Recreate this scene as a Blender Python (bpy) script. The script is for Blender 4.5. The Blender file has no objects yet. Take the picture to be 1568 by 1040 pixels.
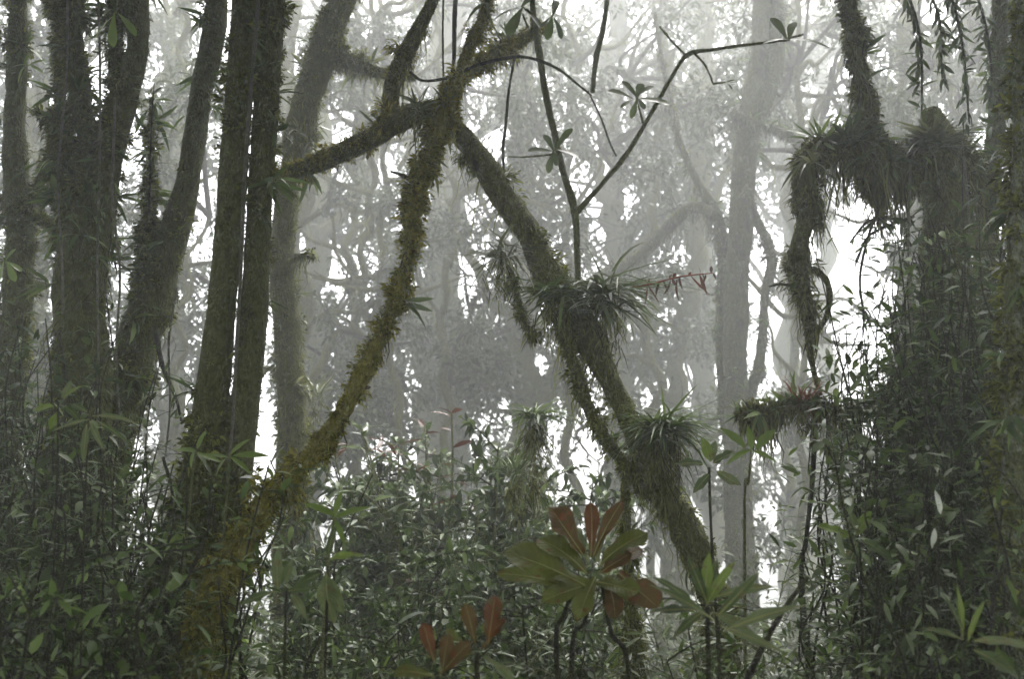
import bpy, math
import numpy as np

SC = bpy.context.scene
COL = SC.collection
PI = math.pi

# ------------------------------------------------------------------ camera
F = 1568 * 35 / 36.0
PITCH = math.radians(10)
CAMZ = 1.5
cp, sp = math.cos(PITCH), math.sin(PITCH)

def at(px, py, D):
    u, v = (px - 784) / F, (520 - py) / F
    d = np.array([u, cp - v * sp, sp + v * cp])
    t = D / d[1]
    return np.array([0, 0, CAMZ]) + d * t

def wid(wpx, py, D):
    v = (520 - py) / F
    return wpx / F * D / (cp - v * sp)

def proj(P):
    P = np.atleast_2d(P)
    x, y, z = P[:, 0], P[:, 1], P[:, 2] - CAMZ
    c = y * cp + z * sp
    w = -y * sp + z * cp
    c = np.where(c < 0.05, 0.05, c)
    return 784 + x / c * F, 520 - w / c * F

def gz(x, y):
    """height of the ground"""
    x = np.asarray(x, float); y = np.asarray(y, float)
    s = np.clip((y - 4.5) / 24.0, 0, 1)
    z = -4.2 * s * s * (3 - 2 * s)
    z = z + 0.10 * np.sin(x * 0.9 + 1.3) * np.cos(y * 0.7) + 0.05 * np.sin(x * 2.3 + y * 1.9)
    z = z + 0.35 * np.clip((np.abs(x) - 1.5) / 4, 0, 1) * np.clip(1 - (y - 4) / 10, 0, 1)
    return z

# ------------------------------------------------------------------ numeric helpers
def nrm(A):
    n = np.linalg.norm(A, axis=-1, keepdims=True)
    return A / np.where(n < 1e-9, 1, n)

def sines(V, freq, seed, k=8):
    r = np.random.default_rng(seed)
    K = r.normal(size=(k, 3)) * freq
    ph = r.uniform(0, 2 * PI, k)
    return np.sin(V @ K.T + ph).sum(1) / math.sqrt(k)

def smooth_path(P, R, step):
    P = np.asarray(P, float); R = np.asarray(R, float)
    Q = np.vstack([2 * P[0] - P[1], P, 2 * P[-1] - P[-2]])
    out, rad = [], []
    for i in range(len(P) - 1):
        a, b, c, d = Q[i], Q[i + 1], Q[i + 2], Q[i + 3]
        n = max(1, int(np.linalg.norm(c - b) / step))
        for k in range(n):
            t = k / n
            out.append(0.5 * (2 * b + (c - a) * t + (2 * a - 5 * b + 4 * c - d) * t * t + (3 * b - a - 3 * c + d) * t ** 3))
            rad.append(R[i] + (R[i + 1] - R[i]) * t)
    out.append(P[-1]); rad.append(R[-1])
    return np.array(out), np.array(rad)

class MB:
    """collects geometry for ONE mesh object"""
    def __init__(s):
        s.V, s.T, s.Q, s.n = [], [], [], 0
    def add(s, V, T=None, Q=None):
        V = np.asarray(V, float).reshape(-1, 3)
        if T is not None and len(T): s.T.append(np.asarray(T, np.int64) + s.n)
        if Q is not None and len(Q): s.Q.append(np.asarray(Q, np.int64) + s.n)
        s.V.append(V); s.n += len(V)
        return s
    def mesh(s, name, mats, origin=(0, 0, 0), smooth=True):
        V = (np.vstack(s.V) if s.V else np.zeros((0, 3))) - np.asarray(origin, float)
        T = np.vstack(s.T) if s.T else np.zeros((0, 3), np.int64)
        Q = np.vstack(s.Q) if s.Q else np.zeros((0, 4), np.int64)
        me = bpy.data.meshes.new(name)
        me.vertices.add(len(V)); me.vertices.foreach_set('co', V.astype(np.float32).ravel())
        nl = len(T) * 3 + len(Q) * 4
        me.loops.add(nl)
        me.loops.foreach_set('vertex_index', np.concatenate([T.ravel(), Q.ravel()]).astype(np.int32))
        me.polygons.add(len(T) + len(Q))
        st = np.concatenate([np.arange(len(T)) * 3, len(T) * 3 + np.arange(len(Q)) * 4]).astype(np.int32)
        me.polygons.foreach_set('loop_start', st)
        me.polygons.foreach_set('use_smooth', np.full(len(T) + len(Q), smooth))
        me.update(calc_edges=True)
        for m in (mats if isinstance(mats, (list, tuple)) else [mats]): me.materials.append(m)
        return me

def link(name, me, parent=None, label=None):
    o = bpy.data.objects.new(name, me); COL.objects.link(o)
    if parent is not None: o.parent = parent
    if label: o['label'] = label
    return o

def part(name, mb, mat, root, label=None, smooth=True):
    """one mesh child under ROOT (geometry given in world space)"""
    org = np.array(root.matrix_basis.translation) if root is not None else np.zeros(3)
    if root is not None and root.parent is not None: org = org + np.array(root.parent.matrix_basis.translation)
    return link(name, mb.mesh(name, mat, org, smooth), root, label)

def thing(name, label, cat, loc=(0, 0, 0), group=None):
    o = bpy.data.objects.new(name, None); COL.objects.link(o)
    o.empty_display_size = 0.1
    o.location = tuple(float(c) for c in loc)
    o['label'] = label; o['category'] = cat
    if group: o['group'] = group
    return o

# ------------------------------------------------------------------ shapes
def tube(P, R, n=10, lump=0.0, freq=8.0, seed=0, step=None, bend=0.0):
    """smooth tapered limb. returns V, quads, centres per vertex"""
    R = np.asarray(R, float)
    step = step or max(0.015, float(np.mean(R)) * 0.8)
    C, rad = smooth_path(P, R, step)
    if bend:
        C = C + np.stack([sines(C, 3.0, seed + 7, 5), sines(C, 3.0, seed + 8, 5), 0 * rad], 1) * bend
    T = nrm(np.gradient(C, axis=0))
    U = np.zeros_like(T)
    ref = np.array([1.0, 0, 0]) if abs(T[0][0]) < 0.9 else np.array([0, 1.0, 0])
    u = ref - T[0] * ref.dot(T[0]); u /= np.linalg.norm(u)
    for i in range(len(T)):
        u = u - T[i] * u.dot(T[i]); u /= max(1e-9, np.linalg.norm(u)); U[i] = u
    W = np.cross(T, U)
    a = np.arange(n) / n * 2 * PI
    D = U[:, None, :] * np.cos(a)[None, :, None] + W[:, None, :] * np.sin(a)[None, :, None]
    rr = np.repeat(rad[:, None], n, 1)
    if lump:
        B = (C[:, None, :] + D * rad[:, None, None]).reshape(-1, 3)
        k = 0.6 * sines(B, freq, seed) + 0.35 * sines(B, freq * 2.7, seed + 1) + 0.25 * sines(B, freq * 6.0, seed + 2)
        rr = rr * np.clip(1 + lump * k.reshape(-1, n), 0.45, 2.2)
    V = (C[:, None, :] + D * rr[:, :, None]).reshape(-1, 3)
    m = len(C)
    i = np.arange(m - 1)[:, None] * n; j = np.arange(n)[None, :]; j2 = (j + 1) % n
    Q = np.stack([i + j, i + j2, i + n + j2, i + n + j], -1).reshape(-1, 4)
    Cn = np.repeat(C, n, 0)
    # closing fans
    V = np.vstack([V, C[:1], C[-1:]]); Cn = np.vstack([Cn, C[:1], C[-1:]])
    b0, b1 = m * n, m * n + 1
    jj = np.arange(n); jk = (jj + 1) % n
    Tt = np.vstack([np.stack([np.full(n, b0), jk, jj], 1), np.stack([np.full(n, b1), (m - 1) * n + jj, (m - 1) * n + jk], 1)])
    return V, Q, Tt, Cn

TEMPL = {
    'lance': ([0, .22, .5, .78, 1], [.05, .75, 1, .6, 0.02]),
    'lance3': ([0, .35, .72, 1], [.08, 1, .7, 0.02]),
    'ovate': ([0, .15, .4, .7, .9, 1], [.06, .65, 1, .85, .42, .03]),
    'obov': ([0, .2, .45, .7, .88, .97, 1], [.10, .35, .72, 1, .85, .4, .05]),
    'strap': ([0, .3, .6, .85, 1], [.75, 1, .8, .45, .03]),
    'far': ([0, .5, 1], [.1, 1, .1]),
}

def leaves(mb, P, D, N, L, W, kind='lance', droop=0.25, fold=0.25, curl=None):
    """leaf blades: base P, direction D, upper side N, length L, full width W"""
    P, D, N = np.atleast_2d(P), nrm(np.atleast_2d(D)), np.atleast_2d(N)
    n = len(P)
    L = np.broadcast_to(np.asarray(L, float), (n,)); W = np.broadcast_to(np.asarray(W, float), (n,))
    dr = np.broadcast_to(np.asarray(droop, float), (n,))
    S = np.cross(D, N); bad = np.linalg.norm(S, axis=1) < 1e-4
    S[bad] = np.cross(D[bad], np.array([0.3, 1.0, 0.2]))
    S = nrm(S); N = np.cross(S, D)
    t, w = (np.array(q, float) for q in TEMPL[kind])
    k = len(t)
    mid = P[:, None, :] + D[:, None, :] * (t[None, :, None] * L[:, None, None]) - N[:, None, :] * ((t ** 2)[None, :, None] * (dr * L)[:, None, None])
    hw = w[None, :] * W[:, None] * 0.5
    up = N[:, None, :] * (hw * fold)[:, :, None]
    sd = S[:, None, :] * hw[:, :, None]
    V = np.stack([mid - sd + up, mid, mid + sd + up], 2).reshape(-1, 3)    # n, k, 3
    base = (np.arange(n) * k * 3)[:, None, None]
    i = (np.arange(k - 1) * 3)[None, :, None]
    q = np.array([[0, 1, 4, 3], [1, 2, 5, 4]])
    Q = (base[..., None] + i[..., None] + q[None, None]).reshape(-1, 4)
    mb.add(V, Q=Q)

def blades(mb, P, D, L, W, sag=0.0, r=None):
    """thin moss threads, one triangle pair each"""
    r = r or np.random.default_rng(1)
    n = len(P)
    D = nrm(D)
    S = nrm(np.cross(D, r.normal(size=(n, 3))))
    L = np.asarray(L)[:, None]; W = np.asarray(W)[:, None]
    m = P + D * L * 0.55
    e = P + D * L + np.array([0, 0, -1.0]) * L * sag
    V = np.stack([P - S * W * .5, P + S * W * .5, m + S * W * .45, m - S * W * .45, e], 1).reshape(-1, 3)
    b = (np.arange(n) * 5)[:, None]
    mb.add(V, T=b + np.array([3, 2, 4]), Q=b + np.array([0, 1, 2, 3]))

def surf_pts(V, Q, C, n, r):
    """random points on the skin of a tube: position, outward normal"""
    a = np.linalg.norm(np.cross(V[Q[:, 1]] - V[Q[:, 0]], V[Q[:, 3]] - V[Q[:, 0]]), axis=1)
    f = r.choice(len(Q), n, p=a / a.sum())
    s, t = r.random((n, 1)), r.random((n, 1))
    q = Q[f]
    P = (V[q[:, 0]] * (1 - s) + V[q[:, 1]] * s) * (1 - t) + (V[q[:, 3]] * (1 - s) + V[q[:, 2]] * s) * t
    c = (C[q[:, 0]] + C[q[:, 3]]) * .5
    return P, nrm(P - c)

# ------------------------------------------------------------------ materials
def newmat(name):
    m = bpy.data.materials.new(name); m.use_nodes = True
    nt = m.node_tree; nt.nodes.clear()
    out = nt.nodes.new('ShaderNodeOutputMaterial')
    return m, nt, out

def N_(nt, kind, **kw):
    n = nt.nodes.new('ShaderNode' + kind)
    for k, v in kw.items():
        if k in n.inputs: n.inputs[k].default_value = v
        else: setattr(n, k, v)
    return n

def ramp(nt, stops, fac):
    n = nt.nodes.new('ShaderNodeValToRGB')
    el = n.color_ramp.elements
    while len(el) < len(stops): el.new(0.5)
    for e, (p, c) in zip(el, stops): e.position = p; e.color = (*c, 1)
    nt.links.new(fac, n.inputs['Fac'])
    return n

def leaf_mat(name, stops, rough=0.42, trans=0.3, spec=0.32, scale=9.0, spots=None):
    m, nt, out = newmat(name); L = nt.links
    g = N_(nt, 'NewGeometry')
    rp = ramp(nt, [(i / max(1, len(stops) - 1), c) for i, c in enumerate(stops)], g.outputs['Random Per Island'])
    tc = N_(nt, 'TexCoord')
    nz = N_(nt, 'TexNoise', Scale=scale, Detail=3.0)
    L.new(tc.outputs['Object'], nz.inputs['Vector'])
    mr = N_(nt, 'MapRange'); mr.inputs['From Min'].default_value = .3; mr.inputs['From Max'].default_value = .7
    mr.inputs['To Min'].default_value = .72; mr.inputs['To Max'].default_value = 1.2
    L.new(nz.outputs['Fac'], mr.inputs['Value'])
    mx = N_(nt, 'MixRGB', blend_type='MULTIPLY'); mx.inputs['Fac'].default_value = 1
    L.new(rp.outputs['Color'], mx.inputs['Color1']); L.new(mr.outputs['Result'], mx.inputs['Color2'])
    col = mx.outputs['Color']
    if spots:
        nz2 = N_(nt, 'TexNoise', Scale=scale * 4, Detail=4.0)
        L.new(tc.outputs['Object'], nz2.inputs['Vector'])
        r2 = ramp(nt, [(.58, (0, 0, 0)), (.68, (1, 1, 1))], nz2.outputs['Fac'])
        m2 = N_(nt, 'MixRGB'); m2.inputs['Color2'].default_value = (*spots, 1)
        L.new(r2.outputs['Color'], m2.inputs['Fac']); L.new(col, m2.inputs['Color1'])
        col = m2.outputs['Color']
    b = N_(nt, 'BsdfPrincipled', Roughness=rough)
    b.inputs['Specular IOR Level'].default_value = spec
    L.new(col, b.inputs['Base Color'])
    if trans:
        t = N_(nt, 'BsdfTranslucent'); L.new(col, t.inputs['Color'])
        mix = N_(nt, 'MixShader'); mix.inputs['Fac'].default_value = trans
        L.new(b.outputs[0], mix.inputs[1]); L.new(t.outputs[0], mix.inputs[2])
        L.new(mix.outputs[0], out.inputs['Surface'])
    else:
        L.new(b.outputs[0], out.inputs['Surface'])
    return m

def bark_mat(name, bark, moss, lichen, moss_amt=0.5, lich_amt=0.12, scale=7.0):
    m, nt, out = newmat(name); L = nt.links
    tc = N_(nt, 'TexCoord')
    mp = N_(nt, 'Mapping'); mp.inputs['Scale'].default_value = (1, 1, .55)
    L.new(tc.outputs['Object'], mp.inputs['Vector'])
    n1 = N_(nt, 'TexNoise', Scale=scale, Detail=6.0, Roughness=0.65)
    n2 = N_(nt, 'TexNoise', Scale=scale * 5, Detail=6.0, Roughness=0.7)
    n3 = N_(nt, 'TexNoise', Scale=scale * 1.7, Detail=8.0, Roughness=0.75)
    n4 = N_(nt, 'TexVoronoi', Scale=scale * 14)
    for n in (n1, n2, n3, n4): L.new(mp.outputs['Vector'], n.inputs['Vector'])
    b0 = ramp(nt, [(.3, tuple(c * .45 for c in bark)), (.55, bark), (.8, tuple(c * 1.7 for c in bark))], n2.outputs['Fac'])
    ms = ramp(nt, [(.25, tuple(c * .45 for c in moss)), (.5, moss), (.78, tuple(min(1, c * 1.8) for c in moss))], n2.outputs['Fac'])
    f = ramp(nt, [(max(0, .62 - moss_amt * .5), (0, 0, 0)), (max(.02, .74 - moss_amt * .5), (1, 1, 1))], n1.outputs['Fac'])
    a = N_(nt, 'MixRGB'); L.new(f.outputs['Color'], a.inputs['Fac']); L.new(b0.outputs['Color'], a.inputs['Color1']); L.new(ms.outputs['Color'], a.inputs['Color2'])
    f2 = ramp(nt, [(.68 - lich_amt, (0, 0, 0)), (.74 - lich_amt, (.8, .8, .8))], n3.outputs['Fac'])
    c = N_(nt, 'MixRGB'); c.inputs['Color2'].default_value = (*lichen, 1)
    L.new(f2.outputs['Color'], c.inputs['Fac']); L.new(a.outputs['Color'], c.inputs['Color1'])
    p = N_(nt, 'BsdfPrincipled', Roughness=0.85); p.inputs['Specular IOR Level'].default_value = .25
    L.new(c.outputs['Color'], p.inputs['Base Color'])
    ad = N_(nt, 'Math', operation='ADD'); L.new(n2.outputs['Fac'], ad.inputs[0]); L.new(n4.outputs['Distance'], ad.inputs[1])
    bp = N_(nt, 'Bump', Strength=0.9, Distance=0.03); L.new(ad.outputs[0], bp.inputs['Height']); L.new(bp.outputs[0], p.inputs['Normal'])
    L.new(p.outputs[0], out.inputs['Surface'])
    return m

def vein(m):
    """side veins laid along the blade (UV), as colour and relief"""
    nt = m.node_tree; L = nt.links
    b = [n for n in nt.nodes if n.type == 'BSDF_PRINCIPLED'][0]; src = b.inputs['Base Color'].links[0].from_socket
    uv = N_(nt, 'UVMap'); sx = N_(nt, 'SeparateXYZ'); L.new(uv.outputs[0], sx.inputs[0])
    def mth(op, a, c):
        n = N_(nt, 'Math', operation=op)
        for i, q in enumerate((a, c)):
            if q is None: continue
            if isinstance(q, (int, float)): n.inputs[i].default_value = q
            else: L.new(q, n.inputs[i])
        return n.outputs[0]
    v = mth('ABSOLUTE', mth('SUBTRACT', sx.outputs['Y'], .5), None)
    w = mth('SINE', mth('MULTIPLY', mth('SUBTRACT', sx.outputs['X'], mth('MULTIPLY', v, .32)), 75.0), None)
    rp = ramp(nt, [(.78, (0, 0, 0)), (.98, (1, 1, 1))], w)
    mx = N_(nt, 'MixRGB', blend_type='MULTIPLY'); mx.inputs['Color2'].default_value = (1.9, 1.8, 1.6, 1)
    f = mth('MULTIPLY', rp.outputs['Color'], .22)
    L.new(f, mx.inputs['Fac']); L.new(src, mx.inputs['Color1'])
    for n in nt.nodes:
        if n.type in ('BSDF_PRINCIPLED', 'BSDF_TRANSLUCENT'): L.new(mx.outputs['Color'], n.inputs[0])
    tc = N_(nt, 'TexCoord'); nz = N_(nt, 'TexNoise', Scale=45.0, Detail=4.0); L.new(tc.outputs['Object'], nz.inputs['Vector'])
    hgt = mth('ADD', mth('MULTIPLY', w, -.12), nz.outputs['Fac'])
    bp = N_(nt, 'Bump', Strength=.6, Distance=.006); L.new(hgt, bp.inputs['Height']); L.new(bp.outputs[0], b.inputs['Normal'])
    return m

def big_leaf(name, mat, P, D, Nv, L, W, kind, droop, fold, r):
    """one large blade as a fine grid: wavy edge, nibbled outline, curl"""
    D = D / np.linalg.norm(D); S = np.cross(D, Nv); S /= np.linalg.norm(S); Nn = np.cross(S, D)
    nt_, ns = 22, 11
    t = np.linspace(0, 1, nt_); v = np.linspace(-1, 1, ns)
    w = np.interp(t, *TEMPL[kind]); w = np.convolve(np.pad(w, 1, mode='edge'), [.25, .5, .25], 'valid'); w[-1] = .02
    ph = r.uniform(0, 6, 6)
    T, Vv = np.meshgrid(t, v, indexing='ij'); Wd = w[:, None] * W * .5
    edge = 1 + .022 * np.sin(T * 13 + ph[0] + np.sign(Vv)) + .012 * np.sin(T * 41 + ph[1] * np.sign(Vv))
    x = Vv * Wd * edge
    z = np.abs(Vv) * Wd * fold - droop * L * T ** 2 + W * .075 * np.sin(T * 11 + ph[2]) * Vv ** 2 * np.sign(Vv) + W * .05 * np.sin(T * 17 + ph[3]) * Vv ** 2
    bend = W * .25 * r.normal() * T ** 2
    V = (np.asarray(P) + D * (T * L)[..., None] + S * (x + bend)[..., None] + Nn * z[..., None]).reshape(-1, 3)
    i = np.arange(nt_ - 1)[:, None] * ns; j = np.arange(ns - 1)[None]
    Q = np.stack([i + j, i + j + 1, i + ns + j + 1, i + ns + j], -1).reshape(-1, 4)
    mb = MB().add(V, Q=Q)
    mid = np.asarray(P) + D * (t * L)[:, None] + S * (W * 0 + bend[:, ns // 2])[:, None] + Nn * (-droop * L * t ** 2)[:, None]
    return mb, Q, np.stack([T.ravel(), (Vv.ravel() + 1) * .5], 1), mid, Nn

M = {}
M['bark_dark'] = bark_mat('dark_bark', (.042, .034, .022), (.068, .075, .018), (.17, .18, .11), .66, .07)
M['bark_mid'] = bark_mat('mossy_bark', (.045, .040, .030), (.085, .088, .022), (.22, .23, .15), .66, .08)
M['bark_pale'] = bark_mat('pale_bark', (.075, .070, .055), (.075, .08, .036), (.19, .20, .16), .5, .07)
M['bark_gold'] = bark_mat('golden_moss_bark', (.06, .045, .025), (.14, .13, .022), (.22, .22, .11), .58, .06)
M['bark_lichen'] = bark_mat('lichen_bark', (.05, .048, .035), (.085, .095, .035), (.22, .24, .16), .7, .2)
M['twig'] = bark_mat('twig_bark', (.035, .030, .022), (.05, .055, .022), (.13, .13, .10), .4, .05, 16)
M['twig_green'] = bark_mat('green_twig', (.10, .10, .055), (.13, .145, .055), (.20, .21, .14), .6, .08, 16)
M['liana_pale'] = bark_mat('pale_liana', (.16, .15, .11), (.10, .11, .05), (.28, .28, .22), .3, .1, 14)
M['moss_dark'] = leaf_mat('dark_moss', [(.022, .022, .008), (.060, .064, .015), (.115, .120, .026), (.16, .165, .045)], .8, .2, .2)
M['moss_mid'] = leaf_mat('green_moss', [(.040, .040, .010), (.110, .125, .020), (.20, .215, .038)], .8, .25, .2)
M['moss_gold'] = leaf_mat('golden_moss', [(.060, .042, .010), (.15, .14, .019), (.26, .235, .036), (.11, .14, .024)], .8, .3, .2)
M['moss_grey'] = leaf_mat('grey_moss', [(.06, .062, .045), (.10, .105, .07), (.17, .175, .12)], .8, .3, .2)
M['leaf'] = leaf_mat('leaf_green', [(.030, .054, .012), (.058, .098, .020), (.090, .138, .030), (.16, .22, .06)], .46, .34)
M['leaf_dark'] = leaf_mat('leaf_dark_green', [(.022, .038, .011), (.042, .068, .019), (.068, .104, .028), (.12, .16, .055)], .48, .28)
M['leaf_pale'] = leaf_mat('leaf_pale_green', [(.050, .075, .028), (.085, .115, .045), (.14, .175, .08)], .36, .32)
M['leaf_bright'] = leaf_mat('leaf_bright_green', [(.070, .115, .018), (.11, .17, .028), (.16, .22, .045)], .36, .4)
M['leaf_far'] = leaf_mat('leaf_far_green', [(.028, .038, .018), (.05, .064, .028), (.085, .105, .045)], .5, .3, .3)
M['leaf_epi'] = leaf_mat('leaf_strap_green', [(.055, .068, .028), (.10, .12, .048), (.19, .20, .09)], .42, .3)
M['leaf_red'] = leaf_mat('leaf_rust_red', [(.15, .035, .012), (.20, .06, .016), (.13, .055, .014)], .34, .4, spots=(.10, .07, .02), scale=14)
M['leaf_rust'] = leaf_mat('leaf_rust_green', [(.14, .065, .014), (.12, .09, .014)], .34, .4, spots=(.17, .06, .015), scale=12)
M['leaf_olive'] = leaf_mat('leaf_olive', [(.085, .11, .014), (.11, .125, .018)], .34, .38, spots=(.11, .06, .014), scale=10)
M['leaf_white'] = leaf_mat('leaf_bleached', [(.45, .48, .40), (.55, .57, .48)], .5, .3)
M['leaf_dead'] = leaf_mat('leaf_dead_brown', [(.06, .04, .02), (.11, .08, .045), (.17, .14, .09)], .6, .25)
M['sprig_red'] = leaf_mat('sprig_red', [(.13, .035, .022), (.20, .06, .03), (.10, .05, .025)], .5, .3)
M['sprig_brown'] = leaf_mat('sprig_brown', [(.06, .022, .015), (.13, .05, .028), (.05, .035, .02)], .5, .25)
M['midrib'] = leaf_mat('leaf_midrib', [(.16, .17, .05), (.20, .20, .06)], .4, .1)

for k_, st in (('leaf', [(.042, .066, .018), (.06, .09, .028)]), ('leaf_dark', [(.03, .046, .017), (.045, .064, .024)]), ('leaf_pale', [(.085, .115, .042), (.12, .15, .06)]), ('leaf_bright', [(.10, .155, .022), (.14, .20, .035)]),
               ('leaf_red', [(.082, .024, .007), (.10, .036, .008), (.07, .034, .008)]), ('leaf_rust', [(.080, .040, .008), (.066, .048, .008)]), ('leaf_olive', [(.058, .078, .009), (.078, .088, .011)]), ('leaf_white', [(.42, .45, .38), (.5, .52, .44)])):
    sp_ = {'leaf_red': (.06, .05, .012), 'leaf_rust': (.12, .036, .01), 'leaf_olive': (.085, .042, .009), 'leaf_white': (.25, .26, .17)}.get(k_, (.10, .085, .03))
    M['big_' + k_] = vein(leaf_mat('veined_' + k_, st, .5, .4, .3, 12, sp_))

# ground
def ground_mat():
    m, nt, out = newmat('forest_floor'); L = nt.links
    tc = N_(nt, 'TexCoord')
    a = N_(nt, 'TexNoise', Scale=1.7, Detail=8.0); b = N_(nt, 'TexNoise', Scale=19.0, Detail=6.0)
    L.new(tc.outputs['Object'], a.inputs['Vector']); L.new(tc.outputs['Object'], b.inputs['Vector'])
    c1 = ramp(nt, [(.3, (.018, .014, .009)), (.6, (.05, .038, .024)), (.8, (.08, .06, .035))], b.outputs['Fac'])
    c2 = ramp(nt, [(.42, (0, 0, 0)), (.58, (1, 1, 1))], a.outputs['Fac'])
    mx = N_(nt, 'MixRGB'); mx.inputs['Color2'].default_value = (.035, .045, .015, 1)
    L.new(c2.outputs['Color'], mx.inputs['Fac']); L.new(c1.outputs['Color'], mx.inputs['Color1'])
    p = N_(nt, 'BsdfPrincipled', Roughness=.9); L.new(mx.outputs['Color'], p.inputs['Base Color'])
    bp = N_(nt, 'Bump', Strength=.8, Distance=.05); L.new(b.outputs['Fac'], bp.inputs['Height']); L.new(bp.outputs[0], p.inputs['Normal'])
    L.new(p.outputs[0], out.inputs['Surface'])
    return m

gx = np.linspace(-46, 46, 185); gy = np.concatenate([np.linspace(-6, 10, 81), np.linspace(10.5, 62, 100)])
X, Y = np.meshgrid(gx, gy)
G = np.stack([X, Y, gz(X, Y)], -1).reshape(-1, 3)
nx, ny = len(gx), len(gy)
ii = np.arange(ny - 1)[:, None] * nx; jj = np.arange(nx - 1)[None, :]
gq = np.stack([ii + jj, ii + jj + 1, ii + nx + jj + 1, ii + nx + jj], -1).reshape(-1, 4)
g_ = link('ground', MB().add(G, Q=gq).mesh('ground', ground_mat()))
g_['kind'] = 'structure'; g_['label'] = 'dark forest floor of soil and moss falling away into the mist'

# ------------------------------------------------------------------ trees
def path(pts, D, D2=None):
    """pixel polyline (px, py, width px) at depth D .. D2 -> world points and radii"""
    n = len(pts)
    Ds = np.linspace(D, D if D2 is None else D2, n)
    P = np.array([at(p[0], p[1], d) for p, d in zip(pts, Ds)])
    R = np.array([wid(p[2], p[1], d) * .5 for p, d in zip(pts, Ds)])
    return P, R

def to_ground(P, R, flare=1.25):
    """carry a trunk's foot (last point) down into the ground"""
    e = P[-1]; z = float(gz(e[0], e[1]))
    if e[2] > z:
        P = np.vstack([P, [e[0], e[1], z - .15]]); R = np.append(R, R[-1] * flare)
    return P, R

def limb(root, name, pts, D, D2=None, mat='bark_mid', n=12, lump=.16, freq=9, seed=0, ground=False,
         moss=0, mossmat='moss_mid', ml=(.015, .05), mw=.006, hang=0, hl=(.05, .22), hmat=None, bend=0.0, label=None, fuzz_down=.5):
    P, R = path(pts, D, D2) if not isinstance(pts, tuple) else pts
    if ground: P, R = to_ground(P, R)
    V, Q, T, C = tube(P, R, n, lump, freq, seed, bend=bend)
    o = part(name, MB().add(V, T, Q), M[mat], root, label)
    r = np.random.default_rng(seed + 31)
    return o, (V, Q, C)

def moss_part(root, skins, n, mat, L=(.015, .05), W=.006, down=.5, seed=0, clump=True, name='moss'):
    r = np.random.default_rng(seed)
    mb = MB()
    tot = sum(len(s[1]) for s in skins)
    for V, Q, C in skins:
        k = int(n * len(Q) / tot * (1.5 if clump else 1)) + 1
        P, Nn = surf_pts(V, Q, C, k, r)
        if clump:
            keep = sines(P, 7.0, seed + 3) + .5 * sines(P, 19.0, seed + 4) > r.normal(0, .32, len(P))
            P, Nn = P[keep], Nn[keep]
        k = len(P)
        D = Nn * .8 + r.normal(0, .75, (k, 3)) + np.array([0, 0, -down * .6])
        big = .35 + .9 * np.clip(sines(P, 16.0, seed + 9) + .6 * sines(P, 40.0, seed + 10), 0, 1.6)
        blades(mb, P + Nn * (.25 * L[1] * (big - .35))[:, None] * r.random((k, 1)), D, (L[0] + (L[1] - L[0]) * 1.5 * r.random(k) ** 2) * big, np.full(k, W) * r.uniform(.6, 1.8, k), .2, r)
    return part(name, mb, M[mat], root)

def hang_part(root, skins, n, mat, L=(.06, .25), W=.008, seed=0, name='moss_fronds', under=.2, leafy=0):
    """threads that hang from the under side"""
    r = np.random.default_rng(seed)
    mb = MB()
    tot = sum(len(s[1]) for s in skins)
    for V, Q, C in skins:
        k = int(n * len(Q) / tot * 2.5) + 1
        P, Nn = surf_pts(V, Q, C, k, r)
        keep = (Nn[:, 2] < under) & (sines(P, 11.0, seed + 5) > r.normal(-.1, .5, k))
        P = P[keep]; k = len(P)
        if not k: continue
        l = (L[0] + (L[1] - L[0]) * r.random(k) ** 2.2) * (.25 + .9 * np.clip(sines(P * np.array([1, 1, .2]), 16.0, seed + 6), 0, 1.3))
        segs = 4
        pts = [P + np.array([0, 0, .01])]
        for s in range(segs):
            pts.append(pts[-1] + np.stack([r.normal(0, .32, k), r.normal(0, .32, k), -np.ones(k)], 1) * (l / segs)[:, None])
        S = nrm(np.stack([r.normal(size=k), r.normal(size=k), np.zeros(k)], 1))
        w = (W * r.uniform(.6, 1.4, k))[:, None]
        cols = []
        for s, p in enumerate(pts):
            q = w * (.5, .5, .42, .3, .06)[s]
            cols += [p - S * q, p + S * q]
        Vv = np.stack(cols, 1).reshape(-1, 3)
        b = (np.arange(k) * 10)[:, None, None]
        Qq = (b + (np.arange(segs) * 2)[None, :, None] + np.array([0, 1, 3, 2])[None, None]).reshape(-1, 4)
        mb.add(Vv, Q=Qq)
        if leafy:
            sel = r.random(k) < leafy
            for s in (1, 2, 3):
                p = pts[s][sel]; kk = len(p)
                if kk: leaves(mb, p, np.stack([r.normal(0, .6, kk), r.normal(0, .6, kk), -np.ones(kk)], 1), r.normal(size=(kk, 3)), r.uniform(.03, .07, kk), r.uniform(.008, .016, kk), 'lance3')
    return part(name, mb, M[mat], root)

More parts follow.
